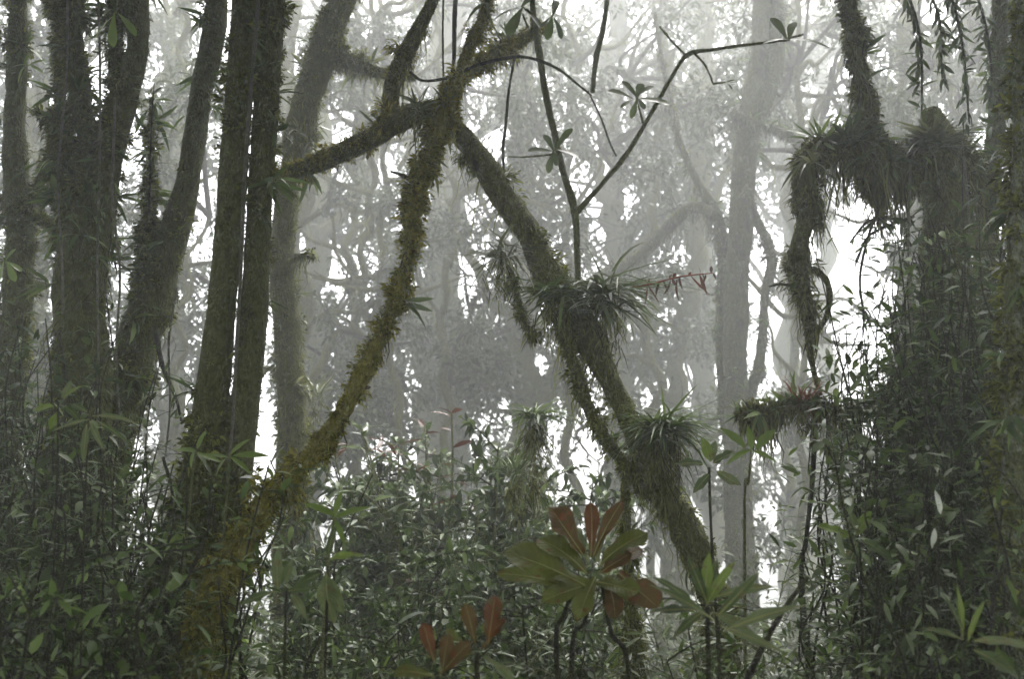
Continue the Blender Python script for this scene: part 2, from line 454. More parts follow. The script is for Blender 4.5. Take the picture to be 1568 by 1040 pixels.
def tuft_part(root, skins, ncl, per, mat, L, W, seed, name, up=-.4, spread=.03, kind='lance3', droop=.35, jit=.7, freq=2.2):
    """cushions or sprigs: bunches of small leaves rooted in the moss, gathered in patches"""
    r = np.random.default_rng(seed); mb = MB()
    tot = sum(len(q[1]) for q in skins)
    for V, Q, C in skins:
        k = int(ncl * len(Q) / tot * 2) + 1
        P, Nn = surf_pts(V, Q, C, k, r)
        keep = (Nn[:, 2] > up) & (sines(P, freq, seed + 1) > r.normal(0, .5, k))
        P, Nn = P[keep], Nn[keep]; k = len(P)
        if not k: continue
        sc = np.repeat(r.uniform(.5, 1.5, k), per)[:, None]
        n = k * per
        Pn, Nr = np.repeat(P, per, 0), np.repeat(Nn, per, 0)
        d = nrm(r.normal(size=(n, 3)) + Nr * .7)
        Pn = Pn + d * spread * sc * r.random((n, 1))
        D = d * jit + Nr * .5 + r.normal(0, .3, (n, 3))
        ll = L * r.uniform(.5, 1.3, n) * sc[:, 0]
        leaves(mb, Pn, D, UP0 + r.normal(0, .5, (n, 3)), ll, ll * W * r.uniform(.7, 1.3, n), kind, droop * r.uniform(0, 2, n))
    return part(name, mb, M[mat], root)

UP0 = np.array([0, 0, 1.0])

def crown_leaves(mb, cen, rad, n_per, L, r, gaps=None, kind='far', wr=.42, droop=.25, flat=.8):
    for c, R in zip(cen, rad):
        n = int(n_per * r.uniform(.6, 1.3))
        d = nrm(r.normal(size=(n, 3))) * (r.random((n, 1)) ** .45) * R * np.array([1, 1, flat])
        # bunch the leaves on twigs
        P = c + d
        P = P + .22 * R * np.stack([sines(P, 5 / R, 3), sines(P, 5 / R, 4), sines(P, 5 / R, 5)], 1)
        if gaps is not None:
            k = gaps(P)
            P = P[k]; d = d[k]; n = len(P)
            if n == 0: continue
        D = nrm(d) * .6 + r.normal(0, .6, (n, 3)) + np.array([0, 0, -.35])
        ll = L * r.uniform(.6, 1.35, n)
        leaves(mb, P, D, r.normal(0, .6, (n, 3)) + np.array([0, 0, 1]), ll, ll * wr * r.uniform(.7, 1.2, n), kind, droop)

# openings in the foliage through which the bright mist shows
GAPS = [(508, 190, 34, 42), (590, 262, 24, 26), (700, 60, 22, 40), (470, 515, 22, 40), (722, 425, 32, 36), (930, 305, 34, 52), (960, 60, 14, 20),
        (1060, 580, 34, 44), (1015, 600, 34, 34), (1062, 240, 18, 18), (1270, 150, 34, 60), (1300, 440, 66, 120), (1350, 330, 40, 46), (1410, 30, 40, 36),
        (1522, 215, 22, 36), (1490, 415, 22, 40), (402, 640, 16, 110), (186, 420, 8, 40), (440, 95, 20, 40), (1190, 765, 34, 50), (1175, 665, 30, 40),
        (312, 320, 12, 40), (905, 720, 40, 30), (1090, 680, 22, 40), (560, 400, 26, 30), (690, 250, 14, 30), (1205, 420, 30, 60), (1235, 25, 24, 24),
        (1400, 130, 30, 24), (860, 380, 20, 24), (745, 380, 14, 16), (1200, 560, 30, 40), (1300, 600, 40, 30), (610, 330, 14, 26), (660, 470, 24, 22), (820, 560, 22, 18), (530, 500, 18, 20)]
GA = np.array(GAPS, float)
def open_gap(P):
    x, y = proj(P)
    w = 1 + .35 * np.sin(x * .09 + y * .05) + .3 * np.sin(y * .11 - x * .04)
    d = ((x[:, None] - GA[:, 0]) / GA[:, 2]) ** 2 + ((y[:, None] - GA[:, 1]) / GA[:, 3]) ** 2
    return (d > w[:, None]).all(1) & (sines(P, 2.6, 61) + .5 * sines(P, 6.0, 62) < .52) | (np.sin(x * 7.1 + y * 3.3) > .95)

def base_of(pts, D):
    p = at(pts[-1][0], pts[-1][1], D)
    return (p[0], p[1], float(gz(p[0], p[1])))

def canopy(root, cx, cy, z, r_, n, seed, spread=1.6):
    """the part of a crown above the frame: it shades what is below"""
    r = np.random.default_rng(seed)
    c = np.stack([r.normal(cx, spread, n), r.normal(cy, spread * .8, n), r.uniform(z, z + 2.2, n)], 1)
    R = r.uniform(.5, 1.0, n) * r_
    c[:, 2] = np.maximum(c[:, 2], CAMZ + .53 * (c[:, 1] + R) + R * .8 + .35)      # the photo shows no low boughs here
    mb = MB()
    crown_leaves(mb, c, R, 320, .13, r, kind='lance3', wr=.4)
    return part('crown', mb, M['leaf_dark'], root)

def tree(label, stems, D, D2=None, mat='bark_mid', mossn=2500, mossmat='moss_mid', hang=0, hmat=None, cat='tree', name='tree', n=14, lump=.16, seed=1,
         ml=(.010, .038), mw=.005, hl=(.05, .22), canopy_at=None, hw=.006, bend=0.0, under=.2, freq=9, ws=.84, cush=0, sprig=0, cmat=None, smat='leaf_epi', mound=0):
    """stems: list of (part name, pixel polyline from top to foot, kwargs)"""
    s0 = stems[0]
    d0 = s0[2].get('D2', s0[2].get('D', D2 if D2 is not None else D))
    root = thing(name, label, cat, base_of(s0[1], d0))
    skins = []
    for i, (nm, pts, kw) in enumerate(stems):
        kw = dict(kw); pts = [(a, b, c * ws) for a, b, c in pts]
        o, sk = limb(root, nm, pts, kw.pop('D', D), kw.pop('D2', D2), kw.pop('mat', mat), kw.pop('n', n), kw.pop('lump', lump), kw.pop('freq', freq),
                     seed * 17 + i, kw.pop('ground', i == 0), bend=kw.pop('bend', bend), label=kw.pop('label', None))
        if not kw.pop('bare', False): skins.append(sk)
    if mossn and skins: moss_part(root, skins, mossn, mossmat, ml, mw, seed=seed)
    if cush and skins: tuft_part(root, skins, cush, 34, cmat or mossmat, .022, .5, seed + 60, 'moss_foliage', up=-.5, spread=.034)
    if mound and skins: tuft_part(root, skins, mound, 130, mossmat, .026, .26, seed + 65, 'moss_clump_foliage', up=-1, spread=.055, kind='lance3', droop=.8, jit=1.0, freq=3.5)
    if sprig and skins: tuft_part(root, skins, sprig, 9, smat, .095, .17, seed + 70, 'fern_foliage', up=-.8, spread=.02, kind='lance', droop=.5)
    if hang and skins: hang_part(root, skins, hang, hmat or mossmat, hl, hw, seed + 50, under=under)
    if canopy_at: canopy(root, *canopy_at, seed=seed + 90)
    return root

# --- left group
tree('broad dark trunk cut by the left picture edge, hung with dark moss', [
    ('trunk', [(36, -260, 46), (24, 0, 50), (22, 160, 56), (28, 330, 72), (20, 480, 82), (14, 650, 88), (8, 800, 100)], {}),
    ('branch', [(175, 372, 12), (130, 362, 20), (92, 350, 26), (50, 335, 32), (24, 320, 36)], {}),
    ('branch', [(70, -40, 10), (88, 60, 12), (92, 160, 22), (70, 260, 24), (30, 330, 26)], {}),
    ], 5.6, mat='bark_dark', mossn=9000, mossmat='moss_dark', hang=1300, hmat='moss_dark', ws=.55, cush=420, sprig=140, smat='leaf', cmat='moss_mid', mound=30, seed=2, ml=(.012, .045), hl=(.06, .35), canopy_at=(-2.6, 4.6, 4.6, 1.0, 9), bend=.02)

tree('massive mossy trunk forking into two upright stems, draped in hanging strands', [
    ('trunk', [(196, -260, 40), (212, -20, 42), (213, 80, 44), (196, 140, 52), (170, 215, 62), (150, 290, 74), (128, 390, 92), (120, 520, 112), (112, 650, 120), (104, 800, 132)], {}),
    ('stem', [(104, -260, 42), (114, 0, 46), (126, 100, 44), (128, 190, 36), (138, 280, 42), (140, 360, 46)], {}),
    ('branch', [(178, -30, 16), (180, 60, 18), (172, 160, 20), (160, 250, 26)], {}),
    ('branch', [(60, 180, 8), (95, 190, 22), (100, 270, 24), (108, 340, 30), (122, 400, 30)], {}),
    ], 5.2, mat='bark_dark', mossn=16000, mossmat='moss_dark', hang=2600, hmat='moss_dark', ws=.80, cush=900, sprig=260, smat='leaf', cmat='moss_mid', mound=60, seed=3, ml=(.012, .045), hl=(.08, .42), canopy_at=(-2.2, 5.4, 4.9, 1.1, 12), bend=.02, under=.6)

tree('slim dark trunk curving down and leaning over to meet the massive forked one', [
    ('trunk', [(338, -260, 44), (332, 0, 42), (320, 80, 42), (303, 180, 41), (291, 260, 41), (275, 330, 50), (254, 400, 62), (228, 480, 70), (198, 570, 76), (168, 690, 84), (140, 830, 92)], {}),
    ('branch', [(232, 150, 8), (231, 230, 11), (226, 320, 14), (224, 400, 20), (222, 480, 24)], {}),
    ], 5.5, mat='bark_dark', mossn=8000, mossmat='moss_dark', hang=900, hmat='moss_dark', ws=0.82, cush=420, sprig=110, smat='leaf', cmat='moss_mid', seed=4, canopy_at=(-1.4, 4.6, 4.6, 1.0, 10), ml=(.012, .045))

tw = tree('tall dark tree of twin trunks side by side with a pale root down the seam', [
    ('trunk', [(380, -280, 44), (376, -60, 44), (371, 60, 45), (364, 170, 48), (355, 300, 49), (346, 400, 50), (335, 520, 53), (320, 650, 60), (296, 790, 76), (272, 920, 100)], {}),
    ('trunk', [(424, -280, 44), (417, -40, 46), (411, 90, 45), (402, 250, 46), (396, 350, 46), (389, 480, 50), (378, 600, 52), (360, 720, 62), (332, 850, 82), (305, 960, 104)], {'D': 4.55, 'ground': True}),
    ('climbing_root', [(404, -280, 6), (399, 0, 7), (390, 130, 7), (381, 250, 7), (374, 370, 7), (364, 500, 7), (356, 640, 6), (344, 760, 5)], {'D': 4.36, 'mat': 'liana_pale', 'bare': True, 'n': 7, 'bend': .012}),
    ], 4.5, mat='bark_dark', mossn=13000, mossmat='moss_dark', ws=.86, cush=700, sprig=40, smat='leaf', cmat='moss_mid', seed=5, ml=(.008, .032), mw=.005, canopy_at=(-1.2, 3.6, 4.6, 1.0, 12), lump=.10, hang=300, hl=(.03, .12))

tree('greenish mossy tree bending up from behind the twin dark trunks', [
    ('trunk', [(590, -240, 40), (545, -60, 44), (520, 20, 46), (492, 90, 52), (466, 160, 50), (446, 240, 44), (436, 330, 42), (436, 430, 44), (440, 560, 48), (446, 700, 56), (448, 800, 60)], {}),
    ('branch', [(640, 120, 14), (590, 112, 22), (548, 100, 26), (508, 80, 30), (500, 70, 30)], {}),
    ('branch', [(482, 392, 8), (462, 394, 16), (436, 402, 22)], {}),
    ], 7.4, mat='bark_mid', mossn=9000, mossmat='moss_mid', hang=900, hmat='moss_mid', ws=0.85, cush=700, sprig=90, smat='leaf_epi', mound=60, seed=6, ml=(.012, .045), mw=.008, hl=(.08, .4), bend=.02, canopy_at=(-1.2, 7.4, 6.5, 1.2, 9))

lean = tree('leaning golden-mossed trunk crossing the middle from low undergrowth up to a knotted fork', [
    ('trunk', [(790, -200, 16), (748, -10, 20), (727, 50, 22), (706, 110, 25), (684, 165, 36), (662, 222, 30), (643, 272, 36), (630, 325, 31), (616, 400, 29), (600, 465, 35), (574, 530, 39), (540, 596, 40), (490, 680, 43), (440, 735, 44), (395, 792, 47), (350, 880, 52), (305, 975, 60)], {'D': 5.4, 'D2': 3.9, 'mat': 'bark_gold', 'lump': .36, 'freq': 13}),
    ('branch', [(684, 170, 38), (650, 172, 44), (606, 188, 48), (560, 214, 44), (505, 240, 44), (450, 262, 40), (408, 280, 30)], {'D': 5.1, 'D2': 5.6}),
    ('branch', [(715, -120, 20), (662, -5, 26), (628, 62, 32), (604, 118, 40), (600, 170, 46), (612, 190, 44)], {'D': 5.4}),
    ('branch', [(838, 40, 20), (800, 62, 26), (756, 84, 30), (712, 116, 32), (684, 150, 34)], {'D': 6.2, 'D2': 5.2}),
    ('twig', [(598, 262, 5), (616, 268, 7), (636, 282, 10)], {'D': 4.95, 'mat': 'twig', 'n': 6, 'bare': True}),
    ], 5.0, mat='bark_mid', mossn=17000, mossmat='moss_gold', hang=1700, hmat='moss_mid', ws=.70, cush=620, sprig=34, smat='leaf_pale', mound=70, seed=7, ml=(.008, .034), mw=.005, hl=(.04, .22), bend=.012, canopy_at=(.4, 4.8, 5.0, .9, 8))

arch = tree('arching mossy trunk curving from the knotted fork down past two rosette clumps', [
    ('trunk', [(684, 172, 30), (702, 200, 36), (738, 245, 42), (770, 300, 44), (804, 350, 42), (826, 400, 46), (856, 455, 66), (894, 512, 64), (922, 560, 50), (942, 605, 40), (962, 645, 36), (984, 690, 46), (1014, 750, 50), (1052, 815, 52), (1086, 890, 56), (1100, 960, 60)], {}),
    ('stem', [(862, 470, 34), (876, 540, 24), (888, 590, 22), (906, 635, 21), (932, 682, 22), (962, 716, 22), (994, 760, 26)], {'D': 5.2}),
    ('root', [(782, 420, 8), (790, 450, 8), (800, 490, 9), (818, 520, 7)], {'D': 5.2, 'n': 6}),
    ('root', [(968, 700, 14), (962, 760, 14), (966, 850, 16)], {'D': 5.1, 'n': 7, 'ground': True}),
    ], 5.3, mat='bark_mid', mossn=13000, mossmat='moss_mid', hang=900, hmat='moss_mid', ws=0.86, cush=480, sprig=60, smat='leaf_epi', mound=60, seed=8, ml=(.015, .05), hl=(.06, .34), lump=.24, freq=12, bend=.01, under=.5)

tree('slender dark sapling rising out of the big rosette and forking into two thin arms', [
    ('trunk', [(806, -160, 13), (815, 0, 15), (824, 70, 16), (835, 140, 16), (848, 200, 16), (862, 262, 16), (880, 325, 18), (884, 390, 14), (886, 480, 14)], {'ground': False}),
    ('branch', [(1230, 52, 5), (1190, 62, 7), (1130, 70, 8), (1090, 76, 9), (1052, 84, 10), (1026, 122, 9), (1000, 168, 10), (962, 232, 11), (925, 278, 12), (900, 306, 13), (881, 328, 14)], {}),
    ('twig', [(1092, 128, 4), (1080, 100, 5), (1062, 80, 6)], {'n': 6}),
    ('twig', [(1010, 40, 4), (1030, 64, 5), (1050, 84, 7)], {'n': 6}),
    ('twig', [(778, 240, 3), (806, 240, 4), (850, 236, 5)], {'n': 6}),
    ('twig', [(800, 20, 4), (808, 40, 5), (822, 62, 6)], {'n': 6}),
    ], 5.15, mat='twig_green', mossn=300, mossmat='moss_mid', ws=0.66, seed=9, n=9, lump=.14, ml=(.006, .02), mw=.004, freq=25)

tree('pale slim tree of several straight stems with a snaking liana, standing in mist', [
    ('trunk', [(1168, -200, 26), (1166, 0, 28), (1160, 90, 30), (1150, 170, 36), (1142, 250, 38), (1134, 340, 40), (1128, 430, 42), (1124, 560, 42), (1128, 680, 44), (1132, 780, 46)], {}),
    ('stem', [(1182, -120, 24), (1190, 40, 28), (1186, 100, 32), (1172, 155, 30), (1150, 200, 30)], {}),
    ('stem', [(1002, 20, 6), (1016, 110, 7), (1034, 200, 9), (1068, 280, 13), (1094, 325, 18), (1106, 385, 23), (1108, 500, 24), (1112, 620, 26), (1124, 720, 28)], {'D': 13.2}),
    ('liana', [(1146, 285, 11), (1158, 335, 14), (1176, 372, 17), (1180, 410, 17), (1169, 452, 14), (1168, 510, 14), (1164, 560, 18), (1148, 610, 20), (1136, 660, 22)], {'D': 12.7}),
    ('branch', [(1254, 236, 6), (1226, 218, 9), (1190, 200, 12), (1150, 190, 18), (1120, 172, 16)], {'D': 12.7}),
    ('branch', [(940, 420, 16), (980, 392, 18), (1020, 350, 20), (1060, 318, 20), (1092, 330, 20)], {'D': 14.5, 'D2': 13}),
    ], 13, mat='bark_pale', mossn=9000, mossmat='moss_grey', hang=2600, cush=420, sprig=120, smat='leaf', cmat='moss_mid', hmat='moss_grey', ws=0.92, seed=10, n=11, lump=.1, ml=(.03, .09), mw=.016, hl=(.15, .6), freq=3.5, hw=.014, bend=.02, canopy_at=(3.1, 13, 10, 2, 9))

# --- right group
tree('dark mossy tree whose heavy arm bends over and hangs down as a tattered column', [
    ('trunk', [(1424, 170, 30), (1436, 215, 60), (1446, 270, 72), (1448, 350, 66), (1444, 450, 76), (1444, 580, 90), (1448, 720, 102), (1452, 860, 112)], {}),
    ('branch', [(1440, 250, 66), (1400, 262, 66), (1356, 256, 58), (1316, 228, 50), (1278, 222, 40), (1244, 240, 46), (1228, 280, 38), (1240, 318, 36), (1230, 350, 26), (1221, 385, 30), (1226, 430, 26), (1238, 480, 22), (1242, 530, 14), (1250, 570, 11), (1262, 606, 9)], {'lump': .3}),
    ('branch', [(1224, 412, 10), (1254, 416, 13), (1272, 440, 12), (1268, 482, 12), (1246, 520, 9)], {'bare': True, 'lump': .4}),
    ('stem', [(1292, -180, 18), (1300, 0, 20), (1312, 80, 22), (1326, 160, 24), (1336, 215, 36), (1336, 258, 44), (1346, 300, 30), (1350, 340, 12)], {}),
    ('branch', [(1540, 330, 26), (1514, 290, 34), (1490, 256, 36), (1450, 240, 44)], {}),
    ('branch', [(1130, 636, 8), (1170, 632, 13), (1230, 625, 14), (1300, 626, 13), (1360, 610, 18), (1440, 590, 24)], {'D': 5.3}),
    ('root', [(1254, 600, 8), (1250, 660, 10), (1243, 730, 10), (1232, 830, 10), (1226, 900, 10)], {'D': 5.3, 'n': 7, 'ground': True, 'bare': True, 'mat': 'twig'}),
    ], 5.4, mat='bark_dark', mossn=19000, mossmat='moss_dark', hang=5200, hmat='moss_dark', ws=0.88, cush=620, sprig=130, smat='leaf', mound=110, seed=11, ml=(.012, .045), mw=.007, hl=(.07, .46), hw=.009, lump=.22, freq=10, bend=.012, under=.45, canopy_at=(2.2, 4.8, 4.7, 1.0, 10))

tree('straight dark trunk behind the heavy bent arm, close to the lichened one', [
    ('trunk', [(1540, -220, 34), (1532, 0, 36), (1530, 110, 36), (1524, 210, 40), (1514, 310, 52), (1510, 440, 62), (1508, 600, 70), (1512, 780, 80)], {}),
    ('branch', [(1568, -20, 14), (1556, 60, 14), (1540, 150, 20)], {}),
    ], 6.0, mat='bark_dark', mossn=8000, mossmat='moss_dark', hang=1500, hmat='moss_dark', ws=.62, cush=160, sprig=120, smat='leaf', seed=12, ml=(.02, .06), hl=(.08, .35), under=.6, canopy_at=(3.2, 6.2, 5.4, 1.1, 9))

tree('green lichened trunk standing against the right picture edge, nearest of all', [
    ('trunk', [(1574, -240, 34), (1572, 60, 36), (1566, 280, 42), (1560, 480, 46), (1556, 700, 52), (1560, 920, 60)], {}),
    ], 3.3, mat='bark_lichen', mossn=6000, mossmat='moss_mid', cush=200, sprig=14, smat='leaf', seed=13, ml=(.008, .03), mw=.004, canopy_at=(2.4, 2.2, 3.6, .9, 9))

tree('short mossy stub hanging in the misty opening beneath the level branch', [
    ('trunk', [(1262, 672, 10), (1274, 700, 22), (1286, 735, 18), (1296, 775, 20), (1302, 820, 16), (1304, 900, 16)], {}),
    ('branch', [(1322, 640, 5), (1310, 668, 7), (1284, 700, 10)], {'n': 6}),
    ], 6.2, mat='bark_mid', mossn=1200, mossmat='moss_dark', hang=200, hl=(.04, .16), seed=14, cat='dead tree', name='dead_stub')

# ------------------------------------------------------------------ trees fading in the mist
def far_tree(label, px, D, foot, lean, w, limbs, clumps, seed, L=.13, n_per=800, mat='bark_mid', leaf='leaf_far'):
    """limbs: list of pixel polylines; clumps: list of (px, py, r px)"""
    r = np.random.default_rng(seed)
    pts = [(px + lean * 1.0, -160, w * .6), (px + lean * .72, 100, w * .75), (px + lean * .4 + r.normal(0, 8), 330, w * .88), (px + lean * .15 + r.normal(0, 6), 520, w), (px, foot, w * 1.15)]
    root = thing('misty_tree', label, 'tree', base_of(pts, D))
    sk = []
    _, s = limb(root, 'trunk', pts, D, None, mat, 9, .12, 4, seed, True, bend=.0065 * D); sk.append(s)
    for i, l in enumerate(limbs):
        _, s = limb(root, 'branch', l, D, D + r.uniform(-1, 1), mat, 7, .14, 4, seed + i + 1, bend=.006 * D); sk.append(s)
    for q in range(7):                                   # thinner boughs
        t = r.uniform(.1, .75); y0_ = -160 + t * (foot + 160); x0_ = np.interp(y0_, [a[1] for a in pts], [a[0] for a in pts])
        sd_ = r.choice([-1, 1]); ln_ = r.uniform(60, 170); up_ = r.uniform(-.1, 1.1)
        l = [(x0_ + sd_ * ln_, y0_ - ln_ * up_ + r.normal(0, 22), 3), (x0_ + sd_ * ln_ * .6 + r.normal(0, 10), y0_ - ln_ * up_ * .45 + r.normal(0, 16), 6), (x0_ + sd_ * ln_ * .28, y0_ - ln_ * up_ * .2 + r.normal(0, 8), 8), (x0_, y0_, 11)]
        _, s = limb(root, 'branch', l, D + r.normal(0, .6), D, mat, 6, .14, 3, seed + 40 + q, bend=.06); sk.append(s)
    hang_part(root, sk, 700, 'moss_mid', (.006 * D, .035 * D), .0011 * D, seed, under=.5)
    mb = MB()
    c = np.array([at(a, b, D + r.normal(0, .08 * D)) for a, b, _ in clumps])
    R = np.array([wid(q, b, D) for a, b, q in clumps])
    # twigs that carry the clumps
    tw_ = MB()
    P0 = np.vstack([path(p, D)[0] for p in [pts] + list(limbs)])
    for ci, Ri in zip(c, R):
        near = P0[np.argmin(np.linalg.norm(P0 - ci, axis=1))]
        mid_ = (near + ci) / 2 + r.normal(0, .15, 3)
        V, Q, T, _c = tube(np.array([near, mid_, ci]), [.05, .035, .015], 5); tw_.add(V, T, Q)
        for _k in range(4):
            e = ci + nrm(r.normal(size=(1, 3)))[0] * Ri * .9
            V, Q, T, _c = tube(np.array([ci, (ci + e) / 2 + r.normal(0, .06, 3), e]), [.018, .012, .005], 4); tw_.add(V, T, Q)
    part('branch_sprays', tw_, M['twig'], root)
    crown_leaves(mb, c, R, n_per, L, r, open_gap)
    part('crown', mb, M[leaf], root)
    return root

def clumps(x0, x1, y0, y1, n, r0, r1, seed):
    r = np.random.default_rng(seed)
    return [(r.uniform(x0, x1), r.uniform(y0, y1), r.uniform(r0, r1)) for _ in range(n)]

FAR = [
 ('grey tree in mist showing between the massive forked trunk and the slim curving one', 262, 20.5, 760, 20, 34, [[(150, 60, 8), (200, 140, 12), (255, 230, 18)], [(330, 90, 8), (300, 180, 12), (270, 270, 16)]], clumps(170, 340, -40, 620, 22, 34, 70, 1)),
 ('leafy misted tree filling the corner above the broad dark trunk', 70, 17.8, 760, -30, 36, [[(-20, 40, 8), (20, 120, 14), (60, 210, 18)], [(150, 30, 8), (120, 130, 12), (75, 240, 16)]], clumps(-40, 170, -40, 640, 30, 40, 75, 2)),
 ('misty tree with a dense crown seen between the twin trunks and the leaning one', 470, 23.3, 780, 40, 44, [[(400, 120, 8), (430, 220, 14), (480, 330, 20)], [(620, 150, 8), (570, 260, 14), (500, 360, 22)]], clumps(400, 640, 280, 640, 30, 34, 62, 3)),
 ('faint tall tree whose crown spreads above the leaning trunk\'s knotted fork', 655, 28.7, 760, 50, 46, [[(560, 60, 10), (600, 160, 16), (660, 260, 22)], [(790, 120, 10), (740, 210, 16), (690, 300, 22)]], clumps(430, 830, -60, 260, 46, 46, 90, 4)),
 ('misted tree with a stout grey trunk under the arching mossy one', 800, 19.2, 760, 6, 46, [[(700, 330, 10), (740, 420, 16), (795, 500, 22)], [(905, 340, 10), (870, 420, 16), (808, 520, 24)], [(890, 520, 24), (850, 580, 26), (805, 640, 28)]], clumps(660, 900, 240, 620, 26, 34, 62, 5)),
 ('pale tree in mist behind the slender forking sapling', 945, 26.0, 760, -10, 40, [[(860, 120, 10), (890, 220, 16), (942, 320, 22)], [(1040, 150, 10), (1010, 260, 16), (955, 360, 22)]], clumps(790, 1100, -40, 420, 48, 44, 84, 6)),
 ('ghostly tree with sloping limbs in the bright mist beside the pale straight stems', 1035, 21.9, 760, 60, 30, [[(900, 440, 14), (960, 390, 20), (1050, 330, 26)], [(1130, 200, 10), (1100, 280, 14), (1060, 360, 20)]], clumps(960, 1120, 200, 700, 22, 30, 58, 7)),
 ('faint tree fading out right of the pale straight stems', 1225, 31.5, 780, -40, 40, [[(1130, 60, 10), (1160, 160, 16), (1205, 270, 24)], [(1340, 100, 10), (1300, 200, 16), (1220, 300, 22)]], clumps(1090, 1340, -40, 330, 38, 44, 84, 8)),
 ('misted tree with thin drooping foliage above the heavy bent arm', 1385, 20.5, 760, 10, 34, [[(1300, 40, 8), (1340, 130, 12), (1385, 230, 18)], [(1480, 60, 8), (1440, 150, 12), (1390, 250, 16)]], clumps(1290, 1580, -40, 230, 30, 36, 70, 9)),
 ('slim misty tree behind the vine-covered trunks at the bright opening', 1400, 16.4, 760, -8, 36, [[(1470, 380, 8), (1440, 450, 12), (1400, 520, 18)]], clumps(1360, 1560, 300, 640, 22, 32, 60, 10)),
 ('very faint trunk standing in the bright lower opening', 1258, 35.6, 860, 0, 30, [[(1190, 560, 8), (1220, 610, 12), (1256, 680, 18)]], clumps(1160, 1340, 600, 830, 12, 36, 66, 11)),
 ('faint slim tree low in the mist between the arch and the pale stems', 1082, 30.1, 860, -12, 34, [[(1020, 480, 8), (1050, 540, 12), (1080, 620, 16)]], clumps(960, 1130, 500, 760, 14, 34, 62, 12)),
 ('dim tree deep in the mist behind the dark bushes', 690, 26.0, 860, -20, 44, [[(610, 420, 10), (640, 500, 16), (685, 580, 20)], [(760, 460, 10), (735, 520, 14), (690, 600, 20)]], clumps(540, 860, 360, 760, 34, 40, 74, 13)),
 ('pale trunk rising beside the twin dark trunks above the pale gap', 452, 16.4, 860, -14, 42, [[(520, 500, 8), (490, 560, 12), (455, 640, 16)]], clumps(410, 560, 520, 740, 10, 30, 50, 14)),

 ('thin understorey tree with fine leaves behind the leaning trunk\'s middle', 556, 16.0, 760, 20, 12, [[(620, 320, 4), (595, 420, 6), (562, 520, 8)], [(500, 330, 4), (530, 430, 6), (560, 540, 8)]], clumps(490, 650, 230, 640, 16, 26, 48, 21)),
 ('thin understorey tree with fine leaves framed by the arch', 690, 16.8, 760, -20, 12, [[(640, 400, 4), (660, 460, 6), (684, 540, 8)], [(760, 400, 4), (720, 470, 6), (690, 560, 8)]], clumps(640, 790, 330, 600, 14, 26, 48, 22)),
 ('thin understorey tree spreading fine leaves behind the slender sapling', 870, 17.4, 760, 10, 12, [[(790, 100, 4), (830, 200, 6), (868, 300, 8)], [(960, 120, 4), (920, 230, 6), (875, 340, 8)]], clumps(760, 1090, -20, 340, 34, 28, 54, 23)),
 ('thin understorey tree with fine leaves right of the pale straight stems', 1224, 16.0, 800, -6, 11, [[(1300, 60, 4), (1270, 140, 6), (1226, 230, 8)], [(1170, 480, 4), (1190, 540, 6), (1222, 620, 8)]], clumps(1090, 1340, -40, 260, 28, 26, 50, 24) + clumps(1160, 1290, 480, 680, 8, 24, 40, 34)),
 ('thin understorey tree with fine leaves over the crowning leafy clump', 1478, 15.2, 800, 10, 12, [[(1400, 20, 4), (1430, 100, 6), (1474, 200, 8)], [(1560, 40, 4), (1520, 130, 6), (1480, 230, 8)]], clumps(1340, 1580, -40, 280, 32, 28, 54, 25)),
 ('thin understorey tree with fine leaves between the massive and twin trunks', 262, 15.2, 800, 10, 12, [[(200, 100, 4), (230, 200, 6), (262, 300, 8)], [(320, 330, 4), (300, 420, 6), (264, 520, 8)]], clumps(170, 340, 40, 600, 18, 26, 48, 26)),
 ('thin understorey tree with fine leaves in front of the corner tree', 60, 14.4, 800, 0, 12, [[(0, 60, 4), (30, 160, 6), (58, 260, 8)], [(130, 40, 4), (100, 140, 6), (64, 250, 8)]], clumps(-40, 110, -20, 640, 20, 30, 54, 27)),
 ('thin understorey tree with fine leaves low between arch and pale stems', 1000, 24.8, 800, 6, 12, [[(940, 430, 4), (970, 500, 6), (998, 580, 8)], [(1080, 440, 4), (1040, 520, 6), (1004, 600, 8)]], clumps(930, 1110, 420, 660, 14, 26, 46, 28)),
 ('thin understorey tree with fine leaves above the knotted fork', 610, 16.0, 760, -30, 11, [[(540, 30, 4), (560, 120, 6), (590, 220, 8)], [(760, 20, 4), (700, 120, 6), (600, 260, 8)]], clumps(440, 800, -40, 180, 16, 28, 52, 29)),
 ('low misty tree filling the gap between the massive and twin trunks, near the ground', 246, 18.7, 800, 10, 14, [[(180, 600, 4), (210, 650, 6), (244, 720, 8)], [(320, 560, 4), (290, 640, 6), (248, 730, 8)]], clumps(160, 340, 540, 800, 18, 26, 46, 41)),
 ('low misty tree behind the leaning trunk\'s lower part', 540, 17.6, 800, 10, 14, [[(480, 600, 4), (505, 650, 6), (538, 720, 8)], [(620, 580, 4), (580, 640, 6), (544, 730, 8)]], clumps(440, 660, 560, 800, 18, 26, 46, 42)),
 ('low misty tree behind the arching trunk\'s foot', 1010, 18.7, 820, 10, 14, [[(930, 640, 4), (970, 680, 6), (1008, 760, 8)], [(1100, 640, 4), (1060, 690, 6), (1012, 770, 8)]], clumps(900, 1130, 640, 820, 16, 26, 44, 43)),
 ('low misty tree standing in the lower bright opening', 1216, 20.9, 840, -8, 13, [[(1150, 680, 4), (1180, 720, 6), (1214, 780, 8)], [(1300, 670, 4), (1260, 720, 6), (1220, 790, 8)]], clumps(1150, 1330, 700, 850, 14, 26, 44, 44)),
 ('low misty tree behind the broad dark trunk\'s foot', 70, 15.4, 800, -8, 13, [[(0, 560, 4), (30, 640, 6), (68, 720, 8)], [(130, 560, 4), (110, 640, 6), (72, 730, 8)]], clumps(-30, 200, 480, 780, 18, 28, 48, 45)),
]
